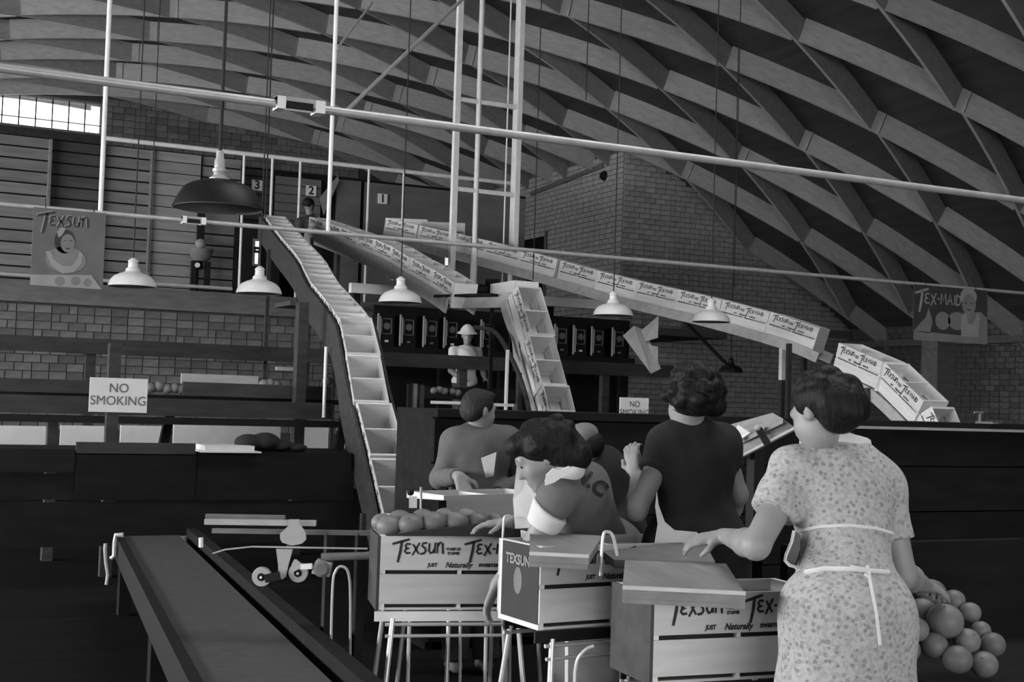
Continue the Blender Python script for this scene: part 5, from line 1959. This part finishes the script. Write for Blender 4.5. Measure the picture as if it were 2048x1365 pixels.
sdf_obj('cap', [elp(q(0, -.01, .055), Ah, (.092, .112, .075), .02, [(tuple(q(0, 0, .02)), tuple(-Ah[2]))])], .009, PAD, t)
sdf_obj('hair', [elp(q(0, -.04, .0), Ah, (.082, .085, .07), .02)], .009, HAIR, t)

# ---- man in the white shirt and hat, behind the beam on a low platform
zpl = .92
pm = Pv(934, 700, 17.75)
J = dict(head=V(pm.x, 17.75, zpl + 1.56), neck=V(pm.x + .02, 17.78, zpl + 1.40), chest=V(pm.x + .02, 17.8, zpl + 1.24), waist=V(pm.x + .02, 17.82, zpl + 1.02), pelvis=V(pm.x + .02, 17.84, zpl + .90),
         shL=V(pm.x + .20, 17.83, zpl + 1.33), elL=V(pm.x + .27, 17.75, zpl + 1.04), wrL=V(pm.x + .20, 17.50, zpl + .92), shR=V(pm.x - .17, 17.83, zpl + 1.33), elR=V(pm.x - .25, 17.75, zpl + 1.04), wrR=V(pm.x - .18, 17.50, zpl + .92))
t, A, q, Ah = figure('man in a white shirt and pale hat standing behind the long dark beam', J, -FWD + Z * -.1 + RGT * .1, Z, .012, SKIN,
                     {'L': (-Y, -Z, .5, 1.0, 1), 'R': (-Y, -Z, .5, 1.0, -1)}, feet=zpl)
pr = torso_cloth(J, A, 1.15, .022, .06) + sleeve(J, 'L', .8, .078, .07) + sleeve(J, 'R', .8, .078, .07)
sdf_obj('shirt', pr, .014, WHITECLOTH, t)
sdf_obj('trousers', [elp(J['pelvis'] - V(0, 0, .06), A, (.18, .14, .12), .05)] + [cap(J['pelvis'] + A[0] * (.09 * e), V(J['pelvis'].x + A[0].x * .09 * e, J['pelvis'].y, zpl + .1), .10, .075, .04, [((0, 0, zpl + .06), (0, 0, -1))]) for e in (-1, 1)], .016, TROUSER, t)
hc = q(0, 0, .055)
MB().lathe([(.15, -.02), (.152, -.008), (.112, .018), (.098, .05), (.07, .09), (.03, .118), (0, .122)], hc, 22, Ah[0], Ah[1], Ah[2]).build('hat', WHITECLOTH, t, smooth=True)
MB().lathe([(.146, -.024), (.09, -.004), (.09, -.001), (.146, -.021)], hc, 22, Ah[0], Ah[1], Ah[2]).build('hat_underside', DARKCLOTH, t, smooth=True)
sdf_obj('hair', [elp(q(0, -.03, .02), Ah, (.083, .085, .07), .02)], .012, HAIR, t)
t = thing('low_platform', 'low dark platform the man in the hat stands on', 'platform', V(pm.x, 18, 0))
MB().bb(pm.x - 1.2, pm.x + 1.2, 17.2, 18.6, zpl - .06, zpl).build('deck', DARKWOOD, t)
for dx in (-1.1, 1.1):
    MB().bb(pm.x + dx - .05, pm.x + dx + .05, 17.8, 17.9, 0, zpl - .06).build('leg', DARKWOOD, t)

# ---- worker up on the deck at bay 2
pm = Pv(617, 430, ML - .1)
zd = 3.0
hy = 20.35
pm = Pv(617, 430, hy)
tag(MB().bb(pm.x - .35, pm.x + .30, 20.0, ML - .13, 2.93, 3.0).build('catwalk', PLATFORM), 'small plank catwalk between the heads of the two chutes', 'platform')
J = dict(head=V(pm.x, hy, zd + 1.56), neck=V(pm.x + .02, hy, zd + 1.42), chest=V(pm.x + .03, hy, zd + 1.22), waist=V(pm.x + .05, hy, zd + 1.0), pelvis=V(pm.x + .05, hy, zd + .88),
         shL=V(pm.x - .15, hy - .02, zd + 1.28), elL=V(pm.x - .17, hy - .15, zd + 1.02), wrL=V(pm.x - .05, hy - .36, zd + .95), shR=V(pm.x + .2, hy, zd + 1.28), elR=V(pm.x + .3, hy - .1, zd + 1.05), wrR=V(pm.x + .35, hy - .3, zd + .98))
t, A, q, Ah = figure('worker in dark clothes up on the deck, at the head of the bay 2 chute', J, RGT * .45 + FWD * .8 - Z * .3, Z, .015, SKIN_D,
                     {'L': (-Y, -Z, .5, 1.0, -1), 'R': (-Y, -Z, .5, 1.0, 1)}, feet=zd, eyes=False)
pr = torso_cloth(J, A, 1.1, .022, .06) + long_sleeve(J, 'L') + long_sleeve(J, 'R')
sdf_obj('shirt', pr, .015, TROUSER, t)
sdf_obj('trousers', [elp(J['pelvis'] - V(0, 0, .06), A, (.18, .14, .12), .05)] + [cap(J['pelvis'] + A[0] * (.09 * e), V(J['pelvis'].x + A[0].x * .09 * e, J['pelvis'].y, zd + .1), .10, .075, .04, [((0, 0, zd + .06), (0, 0, -1))]) for e in (-1, 1)], .016, TROUSER, t)
sdf_obj('hair', [elp(q(0, -.02, .035), Ah, (.092, .105, .092), .02)], .012, HAIR, t)
